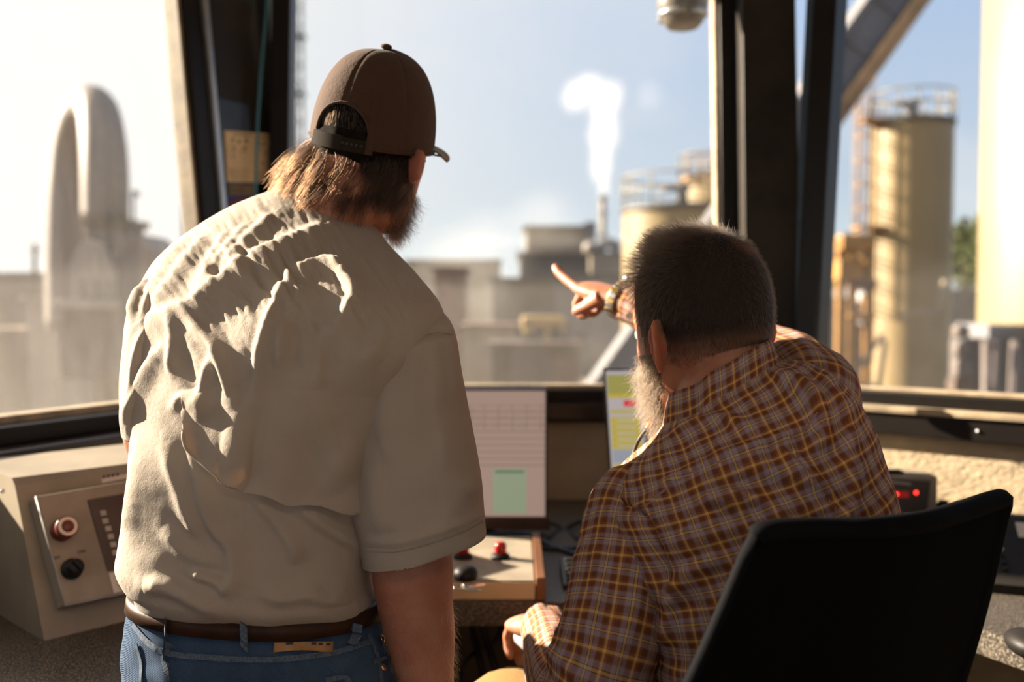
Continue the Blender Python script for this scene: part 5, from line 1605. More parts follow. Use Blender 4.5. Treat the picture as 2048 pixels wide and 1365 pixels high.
# right arm: raised, reaching away and across behind the head
pR = [PS(1622, 868, 1.225), PS(1628, 806, 1.262), PS(1592, 758, 1.345), PS(1522, 718, 1.455), PS(1440, 683, 1.565), PS(1350, 646, 1.645), PS(1270, 611, 1.705), PS(1240, 599, 1.725)]
rR = [.050, .066, .066, .060, .053, .046, .040, .037]
slR, RR_ = sleeve(pR, rR, 170, 'sleeve', shirtB, [], seed=3)
# yoke seam and pleat edge
for pts in ([(1265, 1040), (1293, 1010), (1361, 958), (1430, 928), (1507, 904), (1570, 880), (1612, 858), (1636, 826)], [(1562, 886), (1600, 930), (1640, 982), (1674, 1022)]):
    strip_on(bvS, pts, .0035, .0002, .0010, 'seam', M['plaid'], shirtB, 50)

# body: head, neck, trunk, arms and hands as one surface
mb = MB()
mb.rings(hbs(head_local()))
for sd_ in (-1, 1): mb.rings(hbs(ear_rings(sd_, .024, .88) * np.array([1.0, 1.0, .98]) + np.array([0, 0, -.004])))
n0 = PS(1445, 812, 1.238); n1 = hbs(np.array([0, -.034, -.070]))
mb.tube([n0 - [0, 0, .07], n0, (n0 + n1) / 2 + np.array([0, -.004, 0]), n1, hbs(np.array([0, -.020, -.02]))], [.076, .066, .065, .068, .060], 28, sub=18)
mb.rings(silhouette_body(SR, .84, 10, 300))
mb.tube(pL[1:], [r * QY * .82 for r in rL[1:]], 24, sub=50)
mb.tube(pR, [r * .80 for r in rR], 24, sub=40)
wR = pR[-1]; dR_ = unit(np.array([-.56, .80, .24]))
hand(mb, wR - np.array([.004, 0, 0]), dR_, (.30, -.45, .84), 1.04, True, [(-.22, -.08, -.16), (1.0, 1.55, 1.0), (1.15, 1.6, 1.0), (1.2, 1.6, 1.0)], (.15, .75))
wL = pL[-1]
hand(mb, wL, unit(np.array([-.30, .85, -.20])), (-.1, .25, .95), 1.02, False, [(.55, .8, .5), (.6, .85, .5), (.65, .9, .5), (.7, .9, .5)], (.5, .35))
bodyB = mb.build('body', M['skin_b'], sit); finish_body(bodyB, .0030, 2)
for s in (-1, 1):
    mb = MB(); mb.ball(hbs(np.array([s * .031, .083, -.004])), .0115, n=16); mb.build('eye', M['eye'], sit)

# ---- hair: cropped sides, longer on top, thin at the crown
HL = head_local(96, 120)
def scalp_ok(p):
    x, y, z = p
    line = -.052 + .0 * y + (.034 if y > -.02 else 0) * min(1, (y + .02) / .05)    # nape to temple
    if y > .062: line = .058 + (y - .062) * 1.0
    elif y > .040: line = -.018 + (y - .040) / .022 * .076
    elif y > .004: line = -.040
    return z > line and y < .078
# scalp shell
SV = HL * 1.018; keep = np.zeros(HL.shape[:2], bool)
for i in range(96):
    for j in range(120):
        p = HL[i, j]; q = p.copy(); q[2] -= .006
        keep[i, j] = scalp_ok(q)
Fk = [f for f in grid_faces(96, 120, True) if all(keep[v // 120, v % 120] for v in f)]
used = sorted({v for f in Fk for v in f} | {v for v in range(120)}); mp_ = {v: k for k, v in enumerate(used)}
Vs = hbs(SV.reshape(-1, 3)[used] + np.array([0, 0, .001]))
scf = [tuple(mp_[v] for v in f) for f in Fk] + [tuple(mp_[v] for v in range(120))]
hairB = None
S_top, S_side = [], []
nn_ = grid_normals(HL)
wh = unit([.012, -.060, .085])
cnt = 0
while cnt < 17000:
    i = RNG.integers(2, 94); j = RNG.integers(0, 120)
    p = HL[i, j] + (HL[i, (j + 1) % 120] - HL[i, j]) * RNG.uniform() + (HL[i - 1, j] - HL[i, j]) * RNG.uniform()
    q = p.copy()
    if not scalp_ok(q): continue
    n = nn_[i, j]
    crown = np.linalg.norm((p - np.array([.018, -.058, .078])) / np.array([.026, .030, .022]))
    if crown < 1 and RNG.uniform() > .30 + .5 * crown: continue
    qq = p.copy(); qq[2] -= .020
    if not scalp_ok(qq) and RNG.uniform() > .85: continue
    cnt += 1
    topness = np.clip((p[2] - .035) / .05, 0, 1) * np.clip((p[1] + .07) / .05, 0, 1)
    low = np.clip((p[2] + .055) / .05, 0, 1)
    L = (.0045 + .0085 * low) * (1 - topness) + topness * RNG.uniform(.020, .038)
    rad = p - np.array([.014, -.055, .09]); rad = rad - n * np.dot(rad, n); rad = unit(rad)
    dwn = unit(np.array([0, -.25, -1.0]) - n * np.dot([0, -.25, -1.0], n))
    fwd = unit(np.array([0, 1.0, .12]) - n * np.dot([0, 1.0, .12], n))
    lay = unit(fwd * topness + (dwn * .8 + rad * .35) * (1 - topness))
    quiff = topness * np.clip((p[1] - .02) / .05, 0, 1)
    d = unit(n * (.55 + .4 * topness + .9 * quiff) + lay * .95 + RNG.normal(size=3) * (.16 + .12 * topness))
    d2 = unit(d + lay * .45 * (1 - quiff) + n * .5 * quiff + RNG.normal(size=3) * .15)
    q0 = p - n * .0005; q1 = q0 + d * L * .5
    S_top.append([hbs(q0), hbs(q0 + d * L * .28), hbs(q1), hbs(q1 + d2 * L * .28), hbs(q1 + d2 * L * .52)])
hairB = hair_obj('hair', S_top, .00016, .00007, M['hair_black'], sit)
N = NT('cropped hair thinning at the crown'); co = N.coord('Object'); b_ = N.n('ShaderNodeBsdfPrincipled')
vd = N.n('ShaderNodeVectorMath'); vd.operation = 'DISTANCE'; N.l(co, vd.inputs[0]); vd.inputs[1].default_value = tuple(float(c) for c in hbs(np.array([.016, -.062, .084])))
fz = N.ramp(N.math('ADD', N.math('MULTIPLY', vd.outputs['Value'], 18.0), N.math('MULTIPLY', N.noise(160, 3, .6, co), .25)), [(.20, .75), (.75, 0.0)])
fa = N.n('ShaderNodeAttribute'); fa.attribute_name = 'fade'
fd = N.math('ADD', fa.outputs['Fac'], N.math('MULTIPLY_ADD', N.noise(420, 3, .7, co), .5, -.25), clamp=True)
N.l(N.mix(fd, (.26, .125, .08), N.mix(fz, (.018, .011, .008), (.30, .13, .085))), b_.inputs['Base Color']); b_.inputs['Roughness'].default_value = .75; b_.inputs['Specular IOR Level'].default_value = .2
M['crown'] = N.done(b_.outputs[0])
sh_ = mesh_obj('cropped_hair', Vs, scf, M['crown'], hairB)
HLf = HL.reshape(-1, 3); fad = []
for v in used:
    d = 0.0
    while d < .048 and scalp_ok(HLf[v] - [0, 0, d]): d += .003
    fad.append(min(1.0, max(0.0, (d - .006) / .036)))
at = sh_.data.attributes.new('fade', 'FLOAT', 'POINT'); at.data.foreach_set('value', np.array(fad, np.float32))
# cowlick at the top of the forehead
S = []
for k in range(800):
    p = np.array([-.012 + RNG.normal(0, .010), .040 + RNG.normal(0, .012), 0]); p[2] = .112 - .6 * max(0, p[1] - .03) ** 1.0 * .5 - 4 * p[0] ** 2
    d = unit(np.array([-.25, .15, 1.0]) + RNG.normal(size=3) * .22); L = RNG.uniform(.018, .036)
    S.append([hbs(p), hbs(p + d * L * .5), hbs(p + d * L * .8 + np.array([-.003, .001, 0])), hbs(p + d * L + np.array([-.006, .002, -.002]))])
hair_obj('cowlick', S, .00016, .00007, M['hair_black'], hairB)
# ---- beard
S = []
k = 0
HL2 = head_local(); N2 = grid_normals(HL2)
while k < 8500:
    i = RNG.integers(34, 63); j = RNG.integers(0, 72)
    p = HL2[i, j] + (HL2[i, (j + 1) % 72] - HL2[i, j]) * RNG.uniform() + (HL2[i - 1, j] - HL2[i, j]) * RNG.uniform()
    x, y, z = p
    if y < .012 or z > -.018: continue
    if abs(x) < .026 and z > -.088 and not (-.070 < z < -.055): continue
    if z > -.045 and abs(x) < .058: continue
    if y < .03 and z < -.085: continue
    k += 1
    n = N2[i, j]; L = RNG.uniform(.014, .034) * (1.0 if z < -.045 else .6)
    d = unit(n * .75 + np.array([0, .12, -.75]) + RNG.normal(size=3) * .38); d2 = unit(d * .6 + RNG.normal(size=3) * .5 + np.array([0, 0, -.3]))
    q = p + d * L * .55
    S.append([hbs(p), hbs(p + d * L * .3), hbs(q), hbs(q + d2 * L * .28), hbs(q + d2 * L * .5)])
hair_obj('beard', S, .00017, .00007, M['hair_grey'], sit)
# short growth under the beard
bf = []
for i in range(36, 95):
    for j in range(120):
        x, y, z = HL[i, j]
        ok = y > .014 and z < -.030 and not (abs(x) < .026 and -.100 < z and not (-.070 < z < -.055)) and not (z > -.050 and abs(x) < .058) and not (y < .03 and z < -.085)
        bf.append(((i, j), ok))
okd = {k for k, o in bf if o}
Fb = [f for f in grid_faces(96, 120, True) if all((v // 120, v % 120) in okd for v in f)]
ub = sorted({v for f in Fb for v in f}); mb_ = {v: k for k, v in enumerate(ub)}
if Fb:
    M['stubble'] = mat('short beard growth', (.085, .052, .034), .9, var=.3, vscale=150, bump=.0012, bscale=300, spec=.1)
    mesh_obj('beard_underlayer', hbs(HL.reshape(-1, 3)[ub] * 1.012), [tuple(mb_[v] for v in f) for f in Fb], M['stubble'], bodyB.parent)
# eyebrows
S = []
for k in range(260):
    s = 1 if k % 2 else -1; u = RNG.uniform(); p = np.array([s * (.014 + .034 * u), .104 - .020 * u * u, .020 + .004 * math.sin(u * 3) + RNG.normal(0, .0018)])
    S.append([hbs(p - [0, .004, 0]), hbs(p + [s * .004, .003, .001]), hbs(p + [s * .009, .001, 0])])
hair_obj('eyebrows', S, .00014, .00006, M['hair_black'], sit)

# ---- wrist watch
wc = wR - unit(pR[-1] - pR[-2]) * .006; ax = unit(pR[-1] - pR[-2])
wt_ = None
upv = unit(np.array([.35, -.3, .9]) - ax * np.dot([.35, -.3, .9], ax)); sv = np.cross(ax, upv)
mb = MB(); nlk = 22
def wring(a, r): return wc + (upv * math.sin(a) * .88 + sv * math.cos(a)) * r
mb.tube([wring(2 * math.pi * k / 40, .0405) for k in range(41)], .0022, 8, cap=False); watch = mb.build('wrist_watch', M['steel'], sit)
for k in range(nlk):
    a = 2 * math.pi * k / nlk; c = wring(a, .0415); r_ = unit(c - wc); t_ = unit(np.cross(ax, r_))
    mb = MB(); mb.box(c, (.0105, .018, .0045), [t_, ax, r_], bevel=.0012); mb.build('link', M['gold'] if k % 2 else M['steel'], watch)
c = wring(math.pi * .42, .0445); r_ = unit(c - wc)
mb = MB(); mb.lathe(c - r_ * .003, r_, [(0, .016), (.001, .0185), (.007, .0185), (.009, .0165), (.0092, .005)], 28); mb.build('case', M['steel'], watch)

# ---- lanyard with an orange end at the collar
M['cord'] = mat('dark lanyard cord', (.035, .020, .012), .6, var=.1)
mb = MB(); mb.tube([PS(1327, 818, 1.30), PS(1318, 828, 1.305), PS(1303, 846, 1.31), PS(1296, 856, 1.312)], [.0035, .0052, .0055, .0042], 12, sub=14); ly = mb.build('lanyard', M['orange_plastic'], sit)
mb = MB(); mb.tube([PS(1297, 855, 1.312), PS(1286, 868, 1.315), PS(1276, 884, 1.315), PS(1268, 905, 1.30), PS(1262, 930, 1.30)], .0028, 8, sub=20); mb.build('cord', M['cord'], ly)
mb = MB(); mb.cyl(PS(1299, 852, 1.311), PS(1292, 861, 1.313), .0036, n=10); mb.build('clasp', M['steel'], ly)

# ---- trousers, boots
hip = np.array([.34, 1.22, .72]); fdir = np.array([-.66, .75, 0]); sdir = np.array([.75, .66, 0])
mb = MB()
mb.tube([hip + [0, 0, .22], hip + [0, 0, .12], hip, hip - [0, 0, .06]], [.128, .138, .150, .120], 30, sub=14)
knees = []
for s in (-1, 1):
    h0 = hip + sdir * s * .085 + fdir * .02 - [0, 0, .005]; kn = h0 + fdir * .42 - sdir * s * .02 + [0, 0, .095]
    knees.append(kn)
    an = np.array([kn[0] + fdir[0] * .06, kn[1] + fdir[1] * .06, .34])
    mb.tube([h0, (h0 + kn) / 2, kn - fdir * .04, kn + fdir * .035 - [0, 0, .03], kn + fdir * .05 - [0, 0, .12], an], [.088, .084, .074, .070, .064, .052], 26, sub=30)
mb.build('trousers', M['tan_trousers'], sit)
for kn in knees:
    c = np.array([kn[0] + fdir[0] * .06, kn[1] + fdir[1] * .06, .25])
    mb = MB(); K = interp([(-.09, .036, .04, .08), (-.06, .044, .045, .09), (0, .048, .045, .15), (.08, .050, .035, .07), (.15, .050, .03, .05), (.19, .040, .026, .04), (.205, .015, .02, .03)], 18)
    R = []
    for yy, hw, zc, hh in K:
        R.append([c + fdir * yy + sdir * hw * math.cos(t) + np.array([0, 0, max(-.036, hh / 2 - .036 + hh / 2 * math.sin(t))]) for t in np.linspace(0, 2 * math.pi, 20, endpoint=False)])
    mb.rings(R); b0 = mb.build('boot', M['boot'], sit)
    mb = MB(); mb.box(c + fdir * .05 + [0, 0, -.040], (.10, .29, .016), [sdir, fdir, np.array([0, 0, 1])], bevel=.005); mb.build('sole', M['ink'], b0)

# ------------------------------------------------------------------ the swivel chair he sits on
M['chair_black'] = mat('black chair mesh', (.0022, .0022, .0022), .9, var=.1, bump=.0006, bscale=700, spec=.05)
M['chair_rim'] = mat('black chair rim', (.004, .004, .005), .75, var=.1, spec=.04)
chair = thing('office_chair', 'tall black swivel chair with a curved back, under the seated man', 'chair', (.34, 1.22, 0))
topc = [P(1506, 1082, .985), P(1530, 1066, .985), P(1600, 1060, .992), P(1680, 1060, 1.0), P(1750, 1058, 1.008), P(1850, 1044, 1.045), P(1930, 1021, 1.10), P(1985, 1003, 1.14), P(2010, 997, 1.160)]
botc = [P(1225, 1660, .965), P(1250, 1670, .955), P(1340, 1690, .945), P(1430, 1700, .945), P(1510, 1700, .95), P(1620, 1680, .985), P(1720, 1655, 1.04), P(1780, 1640, 1.08), P(1810, 1632, 1.10)]
tc = interp(topc, 60); bc = interp(botc, 60)
BK = np.array([[tc[j] * (1 - t) + bc[j] * t + np.array([.0, -.022, 0]) * math.sin(t * math.pi) * 1.0 for j in range(60)] for t in np.linspace(0, 1, 44)])
bk = mesh_obj('back_panel', BK.reshape(-1, 3), grid_faces(44, 60), M['chair_black'], chair)
km = bk.modifiers.new('thickness', 'SOLIDIFY'); km.thickness = .010; km.offset = 0
ed = np.concatenate([BK[0, 3:-1], BK[1:-1, -1], BK[-1, ::-1], BK[-2:2:-1, 0]], 0)
ed = np.concatenate([ed, ed[:2]], 0)
rim_r = np.full(len(ed), .0085); rim_r[:56] = .0125
for _ in range(8): rim_r = np.convolve(np.pad(rim_r, 1, mode='edge'), [.25, .5, .25], 'valid')
mb = MB(); mb.rings(tube_rings(ed, rim_r, 12)); mb.build('back_rim', M['chair_rim'], chair)
sc_ = np.array([.32, 1.22, .60])
th = np.linspace(0, 2 * math.pi, 48, endpoint=False)
mb = MB(); R = []
for z, k in ((-.045, .80), (-.03, .97), (0, 1.0), (.02, .96), (.032, .80)):
    R.append([sc_ + sdir * .25 * k * np.sign(math.cos(t)) * abs(math.cos(t)) ** .6 + fdir * .24 * k * np.sign(math.sin(t)) * abs(math.sin(t)) ** .6 + np.array([0, 0, z]) for t in th])
mb.rings(R); mb.build('seat', M['chair_rim'], chair)
bcen = bc[30]
mb = MB(); mb.tube([sc_ - fdir * .15 - [0, 0, .05], sc_ - fdir * .27 - [0, 0, .03], bcen + [0, 0, .02], bcen + [0, .0, .14]], [.022, .022, .02, .016], 12, sub=20); mb.build('back_support', M['chair_rim'], chair)
mb = MB(); mb.cyl((sc_[0], sc_[1], .10), (sc_[0], sc_[1], .36), .032, n=20); mb.cyl((sc_[0], sc_[1], .3), (sc_[0], sc_[1], .56), .018, n=16); mb.build('gas_column', M['chair_rim'], chair)
mb = MB(); mb.tube([(sc_[0] + .22 * math.cos(a), sc_[1] + .22 * math.sin(a), .225) for a in np.linspace(0, 2 * math.pi, 41)], .011, 10, cap=False)
for a in (0, 2.1, 4.2): mb.cyl((sc_[0], sc_[1], .225), (sc_[0] + .22 * math.cos(a), sc_[1] + .22 * math.sin(a), .225), .009, n=8)
mb.build('foot_ring', M['steel'], chair)
for k in range(5):
    a = 2 * math.pi * k / 5 + .3; e_ = np.array([sc_[0] + .30 * math.cos(a), sc_[1] + .30 * math.sin(a), .075])
    mb = MB(); mb.tube([(sc_[0], sc_[1], .11), e_], [.026, .017], 10); lg = mb.build('leg', M['chair_rim'], chair)
    t_ = np.array([-math.sin(a), math.cos(a), 0])
    mb = MB(); mb.cyl(np.array([e_[0], e_[1], .028]) - t_ * .018, np.array([e_[0], e_[1], .028]) + t_ * .018, .028, n=18); mb.cyl((e_[0], e_[1], .03), e_, .008, n=8); mb.build('caster', M['ink'], lg)
# arm rest under his left hand, and its twin
M['armrest_grey'] = mat('grey arm rest pad', (.30, .30, .31), .45, var=.08)
wl = wL + np.array([-.005, .02, -.036])
for c in (wl, wl + sdir * .50 - fdir * .02):
    adir = unit([-.35, .93, 0]); aside = np.array([adir[1], -adir[0], 0])
    mb = MB(); mb.box(c - adir * .06, (.24, .062, .026), [adir, aside, np.array([0, 0, 1])], bevel=.011, seg=3); ar = mb.build('arm_rest', M['armrest_grey'], chair)
    mb = MB(); mb.tube([c - adir * .08 - [0, 0, .012], c - adir * .09 - [0, 0, .16], np.array([sc_[0] * .55 + c[0] * .45, sc_[1] * .6 + c[1] * .4 - .02, .56])], .013, 10, sub=16); mb.build('arm_post', M['chair_rim'], ar)
# ------------------------------------------------------------------ things standing in the cabin
M['console'] = mat('beige console enamel', (.25, .205, .15), .5, var=.1, vscale=7)
M['console_grey'] = mat('grey beige panel enamel', (.26, .215, .165), .45, var=.12, vscale=9)
M['console_edge'] = mat('scuffed panel edge', (.30, .27, .24), .5, var=.15, vscale=20)
M['display_dark'] = mat('dark display film', (.055, .042, .036), .35, var=.1)
M['btn_grey'] = mat('pale key', (.36, .32, .28), .5, var=.1)
M['red_dark'] = mat('dark red plastic', (.13, .022, .012), .4, var=.1)
M['ring_pale'] = mat('pale ring', (.66, .52, .42), .5, var=.05)
M['knob_black'] = mat('black knob', (.012, .010, .009), .5, var=.1, spec=.2)
M['paper'] = mat('paper label', (.62, .55, .47), .7, var=.05)
M['red_lens'] = mat('red lamp lens', (.30, .008, .008), .22, var=.02, emis=(1, .03, .02), es=.02)
M['wood'] = mat('varnished wood edge', (.24, .095, .035), .4, var=.25, vscale=10, stretch=(1, .12, 1))
M['cream_box'] = mat('cream plastic box', (.52, .40, .24), .5, var=.06)
M['cable_black'] = mat('black cable', (.012, .011, .012), .45, var=.05)
M['cable_blue'] = mat('blue cable', (.020, .040, .095), .45, var=.05)
M['cable_teal'] = mat('teal cable', (.07, .24, .32), .45, var=.05)
M['monitor_black'] = mat('monitor casing', (.020, .014, .012), .4, var=.1)
M['monitor_brown'] = mat('monitor lower bezel', (.060, .030, .020), .4, var=.1)
M['led_red'] = mat('red led', (.5, .0, .0), .4, var=0, emis=(1, .03, .02), es=5.0)
M['red_glow'] = mat('dim red figure', (.12, .0, .0), .4, var=0, emis=(1, .03, .02), es=.18)

# --- console on the left worktop
cB = np.array([-.777, 1.63, ZD]); cu_ = unit([.113, .12, 0]); cn_ = np.array([cu_[1], -cu_[0], 0])
fv = unit(-cn_ * .119 + np.array([0, 0, .26])); fn = unit(np.cross(cu_, fv)); fn = fn if np.dot(fn, cn_) > 0 else -fn
con = thing('control_console', 'beige sloping control console on the worktop left of the standing man', 'console', cB + cu_ * .28)
mb = MB(); prof = [(0, .0), (-.02, .045), (-.119, .26), (-.135, .275), (-.34, .285), (-.34, .0)]
prof = [(0, .0), (-.112, .245), (-.125, .257), (-.34, .262), (-.34, .0)]
mb.prism([cB + cn_ * a + np.array([0, 0, b]) for a, b in prof], cu_ * .58); mb.build('cabinet', M['console'], con)
fp = lambda x, y, off=0.0: hit(x, y, cB + fn * off, fn)
def face_quad(name, px, d0, d1, m, parent, bevel=.0):
    pts = [fp(x, y, d1) for x, y in px]; ps = [p - fn * (d1 - d0) for p in pts]
    a, b, c, d = pts; a0_, b0_, c0_, d0_ = ps
    mb = MB(); mb.hexa([a0_, b0_, a, b, d0_, c0_, d, c], bevel); return mb.build(name, m, parent)
pan = face_quad('raised_panel', [(72, 993), (330, 950), (388, 1158), (130, 1212)], -.001, .038, M['console_grey'], con, .003)
strip_ = [(72, 993), (330, 950), (388, 1158), (130, 1212), (72, 993)]
mb = MB(); mb.tube([fp(x, y, .038) for x, y in strip_[:1] + [strip_[3], strip_[2]]], .0022, 6); mb.build('worn_edge', M['console_edge'], pan)
face_quad('display', [(176, 1000), (340, 972), (378, 1112), (217, 1142)], .037, .042, M['display_dark'], pan, .001)
for (x, y) in ((206, 1027), (210, 1043), (216, 1058), (221, 1074), (226, 1090), (230, 1106)):
    face_quad('key', [(x - 6, y - 5), (x + 6, y - 6.5), (x + 8, y + 4), (x - 4, y + 5.5)], .0415, .0435, M['btn_grey'], pan, .0006)
face_quad('red_bar', [(221, 1006), (262, 999), (263, 1002), (222, 1010)], .0415, .043, M['red_dark'], pan)
lab = face_quad('paper_label', [(218, 1147), (330, 1124), (338, 1160), (228, 1187)], .0375, .0392, M['paper'], pan)
er = unit(fp(300, 1138, .039) - fp(230, 1153, .039)); eu = unit(np.cross(fn, er)); eu = eu if eu[2] > 0 else -eu
text_obj('lettering', 'HI-LIMIT'[:3], .0165, fp(243, 1157, .0393), er, eu, M['ink'], lab)
for k, yy in enumerate((1170, 1175, 1180)):
    a = fp(237, yy, .0395); mb = MB(); mb.box(a + er * .022, (.05 - .006 * k, .0014, .0006), [er, eu, fn]); mb.build('text_line', M['ink'], lab)
mb = MB(); a = fp(232, 1150, .0395); mb.box(a + er * .02, (.045, .0012, .0006), [er, eu, fn]); mb.build('text_line', M['ink'], lab)
text_obj('lettering', 'OFF', .0085, fp(112, 1117, .0384), er, eu, M['ink'], pan); text_obj('lettering', 'ON', .0085, fp(163, 1104, .0384), er, eu, M['ink'], pan)
b0_ = fp(122, 1063, .038)
mb = MB(); mb.lathe(b0_, fn, [(0, .0185), (.006, .019), (.008, .0165), (.02, .0165), (.0215, .0185), (.03, .0185), (.0315, .0165), (.0312, .002)], 36); kn = mb.build('push_button', M['red_dark'], pan)
mb = MB(); mb.lathe(b0_ + fn * .0308, fn, [(0, .0100), (.0016, .0105), (.0018, .0160), (0, .0165)], 40)
# ring: only the annulus
rg_ = mb.build('pale_ring', M['ring_pale'], kn)
mb = MB(); mb.lathe(b0_ + fn * .0305, fn, [(0, .0102), (.0028, .0100), (.0028, .001)], 32); mb.build('button_centre', M['red_dark'], kn)
b1_ = fp(142, 1140, .038)
mb = MB(); mb.lathe(b1_, fn, [(0, .0175), (.008, .0175), (.011, .015), (.013, .0128), (.026, .0128), (.028, .011), (.028, .001)], 32); ks = mb.build('selector_knob', M['knob_black'], pan)
mb = MB(); mb.box(b1_ + fn * .030, (.006, .024, .010), [unit(er + eu * .6), unit(eu - er * .6), fn], bevel=.002); mb.build('grip', M['knob_black'], ks)
mb = MB(); a = fp(5, 983, .0); mb.lathe(a, fn, [(0, .004), (.0015, .0035), (.002, .001)], 12); mb.build('screw', M['steel'], con)
face_quad('tape_strip', [(203, 958), (256, 948), (257, 956), (205, 967)], -.0005, .0015, M['paper'], con)
for k in range(4): face_quad('tape_mark', [(206 + 9 * k, 952 - 1.6 * k), (210 + 9 * k, 951 - 1.6 * k), (211 + 9 * k, 956 - 1.6 * k), (207 + 9 * k, 958 - 1.6 * k)], -.0005, .002, M['ink'], con)

# --- monitor
def screen_mat(name, base, line, nz=62.0, nx=30.0):
    N = NT(name); co = N.coord('Object'); s_ = N.n('ShaderNodeSeparateXYZ'); N.l(co, s_.inputs[0])
    fz = N.math('FRACT', N.math('MULTIPLY', s_.outputs[2], nz)); fx = N.math('FRACT', N.math('MULTIPLY', s_.outputs[0], nx))
    lz = N.math('LESS_THAN', fz, .22); lx = N.math('LESS_THAN', fx, .07)
    inz = N.math('GREATER_THAN', s_.outputs[2], 1.045); inz2 = N.math('LESS_THAN', s_.outputs[2], 1.195); upz = N.math('GREATER_THAN', s_.outputs[2], 1.135)
    tx = N.math('GREATER_THAN', N.noise(160, 2, .8, co), .55)
    f = N.math('MULTIPLY', N.math('MULTIPLY', N.math('MAXIMUM', N.math('MULTIPLY', lz, .55), N.math('MULTIPLY', N.math('MULTIPLY', lx, upz), .6)), inz), inz2)
    f = N.math('ADD', f, N.math('MULTIPLY', N.math('MULTIPLY', N.math('MULTIPLY', tx, upz), inz2), .22), clamp=True)
    e = N.n('ShaderNodeEmission'); N.l(N.mix(f, base, line), e.inputs[0]); e.inputs[1].default_value = 1.0
    g = N.n('ShaderNodeBsdfPrincipled'); g.inputs['Base Color'].default_value = (.02, .02, .02, 1); g.inputs['Roughness'].default_value = .5
    a = N.n('ShaderNodeAddShader'); N.l(e.outputs[0], a.inputs[0]); N.l(g.outputs[0], a.inputs[1])
    return N.done(a.outputs[0])
M['screen'] = screen_mat('lit screen with a table', (.33, .225, .18), (.17, .115, .10))
M['screen_green'] = mat('lit green window', (.02, .02, .02), .5, var=0, emis=(.24, .285, .185), es=1.0)
M['screen_green_bar'] = mat('lit green title bar', (.02, .02, .02), .5, var=0, emis=(.10, .16, .10), es=1.0)
Ym = 2.36
mr, mt_, mbz = P(1092, 781, Ym), P(1092, 781, Ym)[2], P(1092, 1035, Ym)[2]
mx1 = P(1092, 900, Ym)[0]; mx0 = mx1 - .55
mon = thing('monitor', 'computer monitor showing a table and a green window, behind the standing man\'s right arm', 'monitor', ((mx0 + mx1) / 2, Ym + .05, ZD))
zb_ = P(1092, 1059, Ym)[2]
mb = MB(); mb.box(((mx0 + mx1) / 2, Ym + .022, (mt_ + zb_) / 2), (mx1 - mx0 + .006, .036, mt_ - zb_ + .006), bevel=.004); mb.build('casing', M['monitor_black'], mon)
mb = MB(); mb.box(((mx0 + mx1) / 2, Ym + .0015, (mt_ + mbz) / 2), (mx1 - mx0 - .004, .006, mt_ - mbz - .004)); scr = mb.build('screen', M['screen'], mon)
a, b = P(986, 1027, Ym - .004), P(1053, 938, Ym - .004)
mb = MB(); mb.box(((a[0] + b[0]) / 2, Ym - .003, (a[2] + b[2]) / 2), (b[0] - a[0], .003, b[2] - a[2])); gw = mb.build('green_window', M['screen_green'], scr)
mb = MB(); mb.box(((a[0] + b[0]) / 2, Ym - .0048, b[2] - .007), ((b[0] - a[0]) * .86, .001, .007)); mb.build('title_bar', M['screen_green_bar'], scr)
mb = MB(); mb.box(((mx0 + mx1) / 2 + .003, Ym - .002, (mbz + zb_) / 2), (mx1 - mx0 + .012, .012, mbz - zb_), bevel=.003); mb.build('lower_bezel', M['monitor_brown'], mon)
mb = MB(); mb.box(((mx0 + mx1) / 2, Ym + .05, ZD + .008), (.24, .18, .016), bevel=.005); mb.box(((mx0 + mx1) / 2, Ym + .06, ZD + .09), (.06, .03, .16)); mb.build('stand', M['monitor_black'], mon)

# --- narrow chart screen beside the beard
M['sheet'] = mat('lit chart white', (.02, .02, .02), .5, var=0, emis=(.40, .36, .36), es=1.0)
M['ch_yellow'] = mat('lit chart yellow', (.02, .02, .02), .5, var=0, emis=(.44, .34, .035), es=1.0)
M['ch_olive'] = mat('lit chart olive', (.02, .02, .02), .5, var=0, emis=(.30, .27, .07), es=1.0)
M['ch_red'] = mat('lit chart red', (.02, .02, .02), .5, var=0, emis=(.60, .03, .03), es=1.0)
M['ch_grey'] = mat('lit chart grey', (.02, .02, .02), .5, var=0, emis=(.40, .38, .30), es=1.0)
M['ch_blue'] = mat('lit chart pale blue', (.02, .02, .02), .5, var=0, emis=(.27, .29, .33), es=1.0)
Yk = 2.34
def kp(x, y, off=0): return P(x, y, Yk - off)
ch = thing('upright_screen', 'narrow upright screen with yellow rows and a red bar beside the seated man\'s beard', 'screen', kp(1250, 940))
def kbox(name, x0, x1, y0, y1, d0, d1, m, parent, shear=.06):
    # the screen stands slightly skewed: its left edge leans to the right going down
    f = lambda x, y, d: P(x + (y - 738) * shear, y, Yk) - np.array([0, d, 0])
    mb = MB(); mb.hexa([f(x0, y1, d0), f(x1, y1, d0), f(x0, y1, d1), f(x1, y1, d1), f(x0, y0, d0), f(x1, y0, d0), f(x0, y0, d1), f(x1, y0, d1)]); return mb.build(name, m, parent)
kbox('casing', 1207, 1284, 737, 1080, -.03, .0, M['monitor_black'], ch)
sh_ = kbox('screen', 1211, 1281, 742, 1060, -.002, .002, M['sheet'], ch)
kbox('chart_block', 1213, 1276, 750, 788, .002, .003, M['ch_olive'], sh_); kbox('chart_block', 1213, 1276, 788, 796, .002, .003, M['ch_yellow'], sh_)
kbox('red_bar', 1243, 1272, 801, 813, .002, .003, M['ch_red'], sh_); kbox('chart_row', 1216, 1274, 820, 827, .002, .003, M['ch_yellow'], sh_)
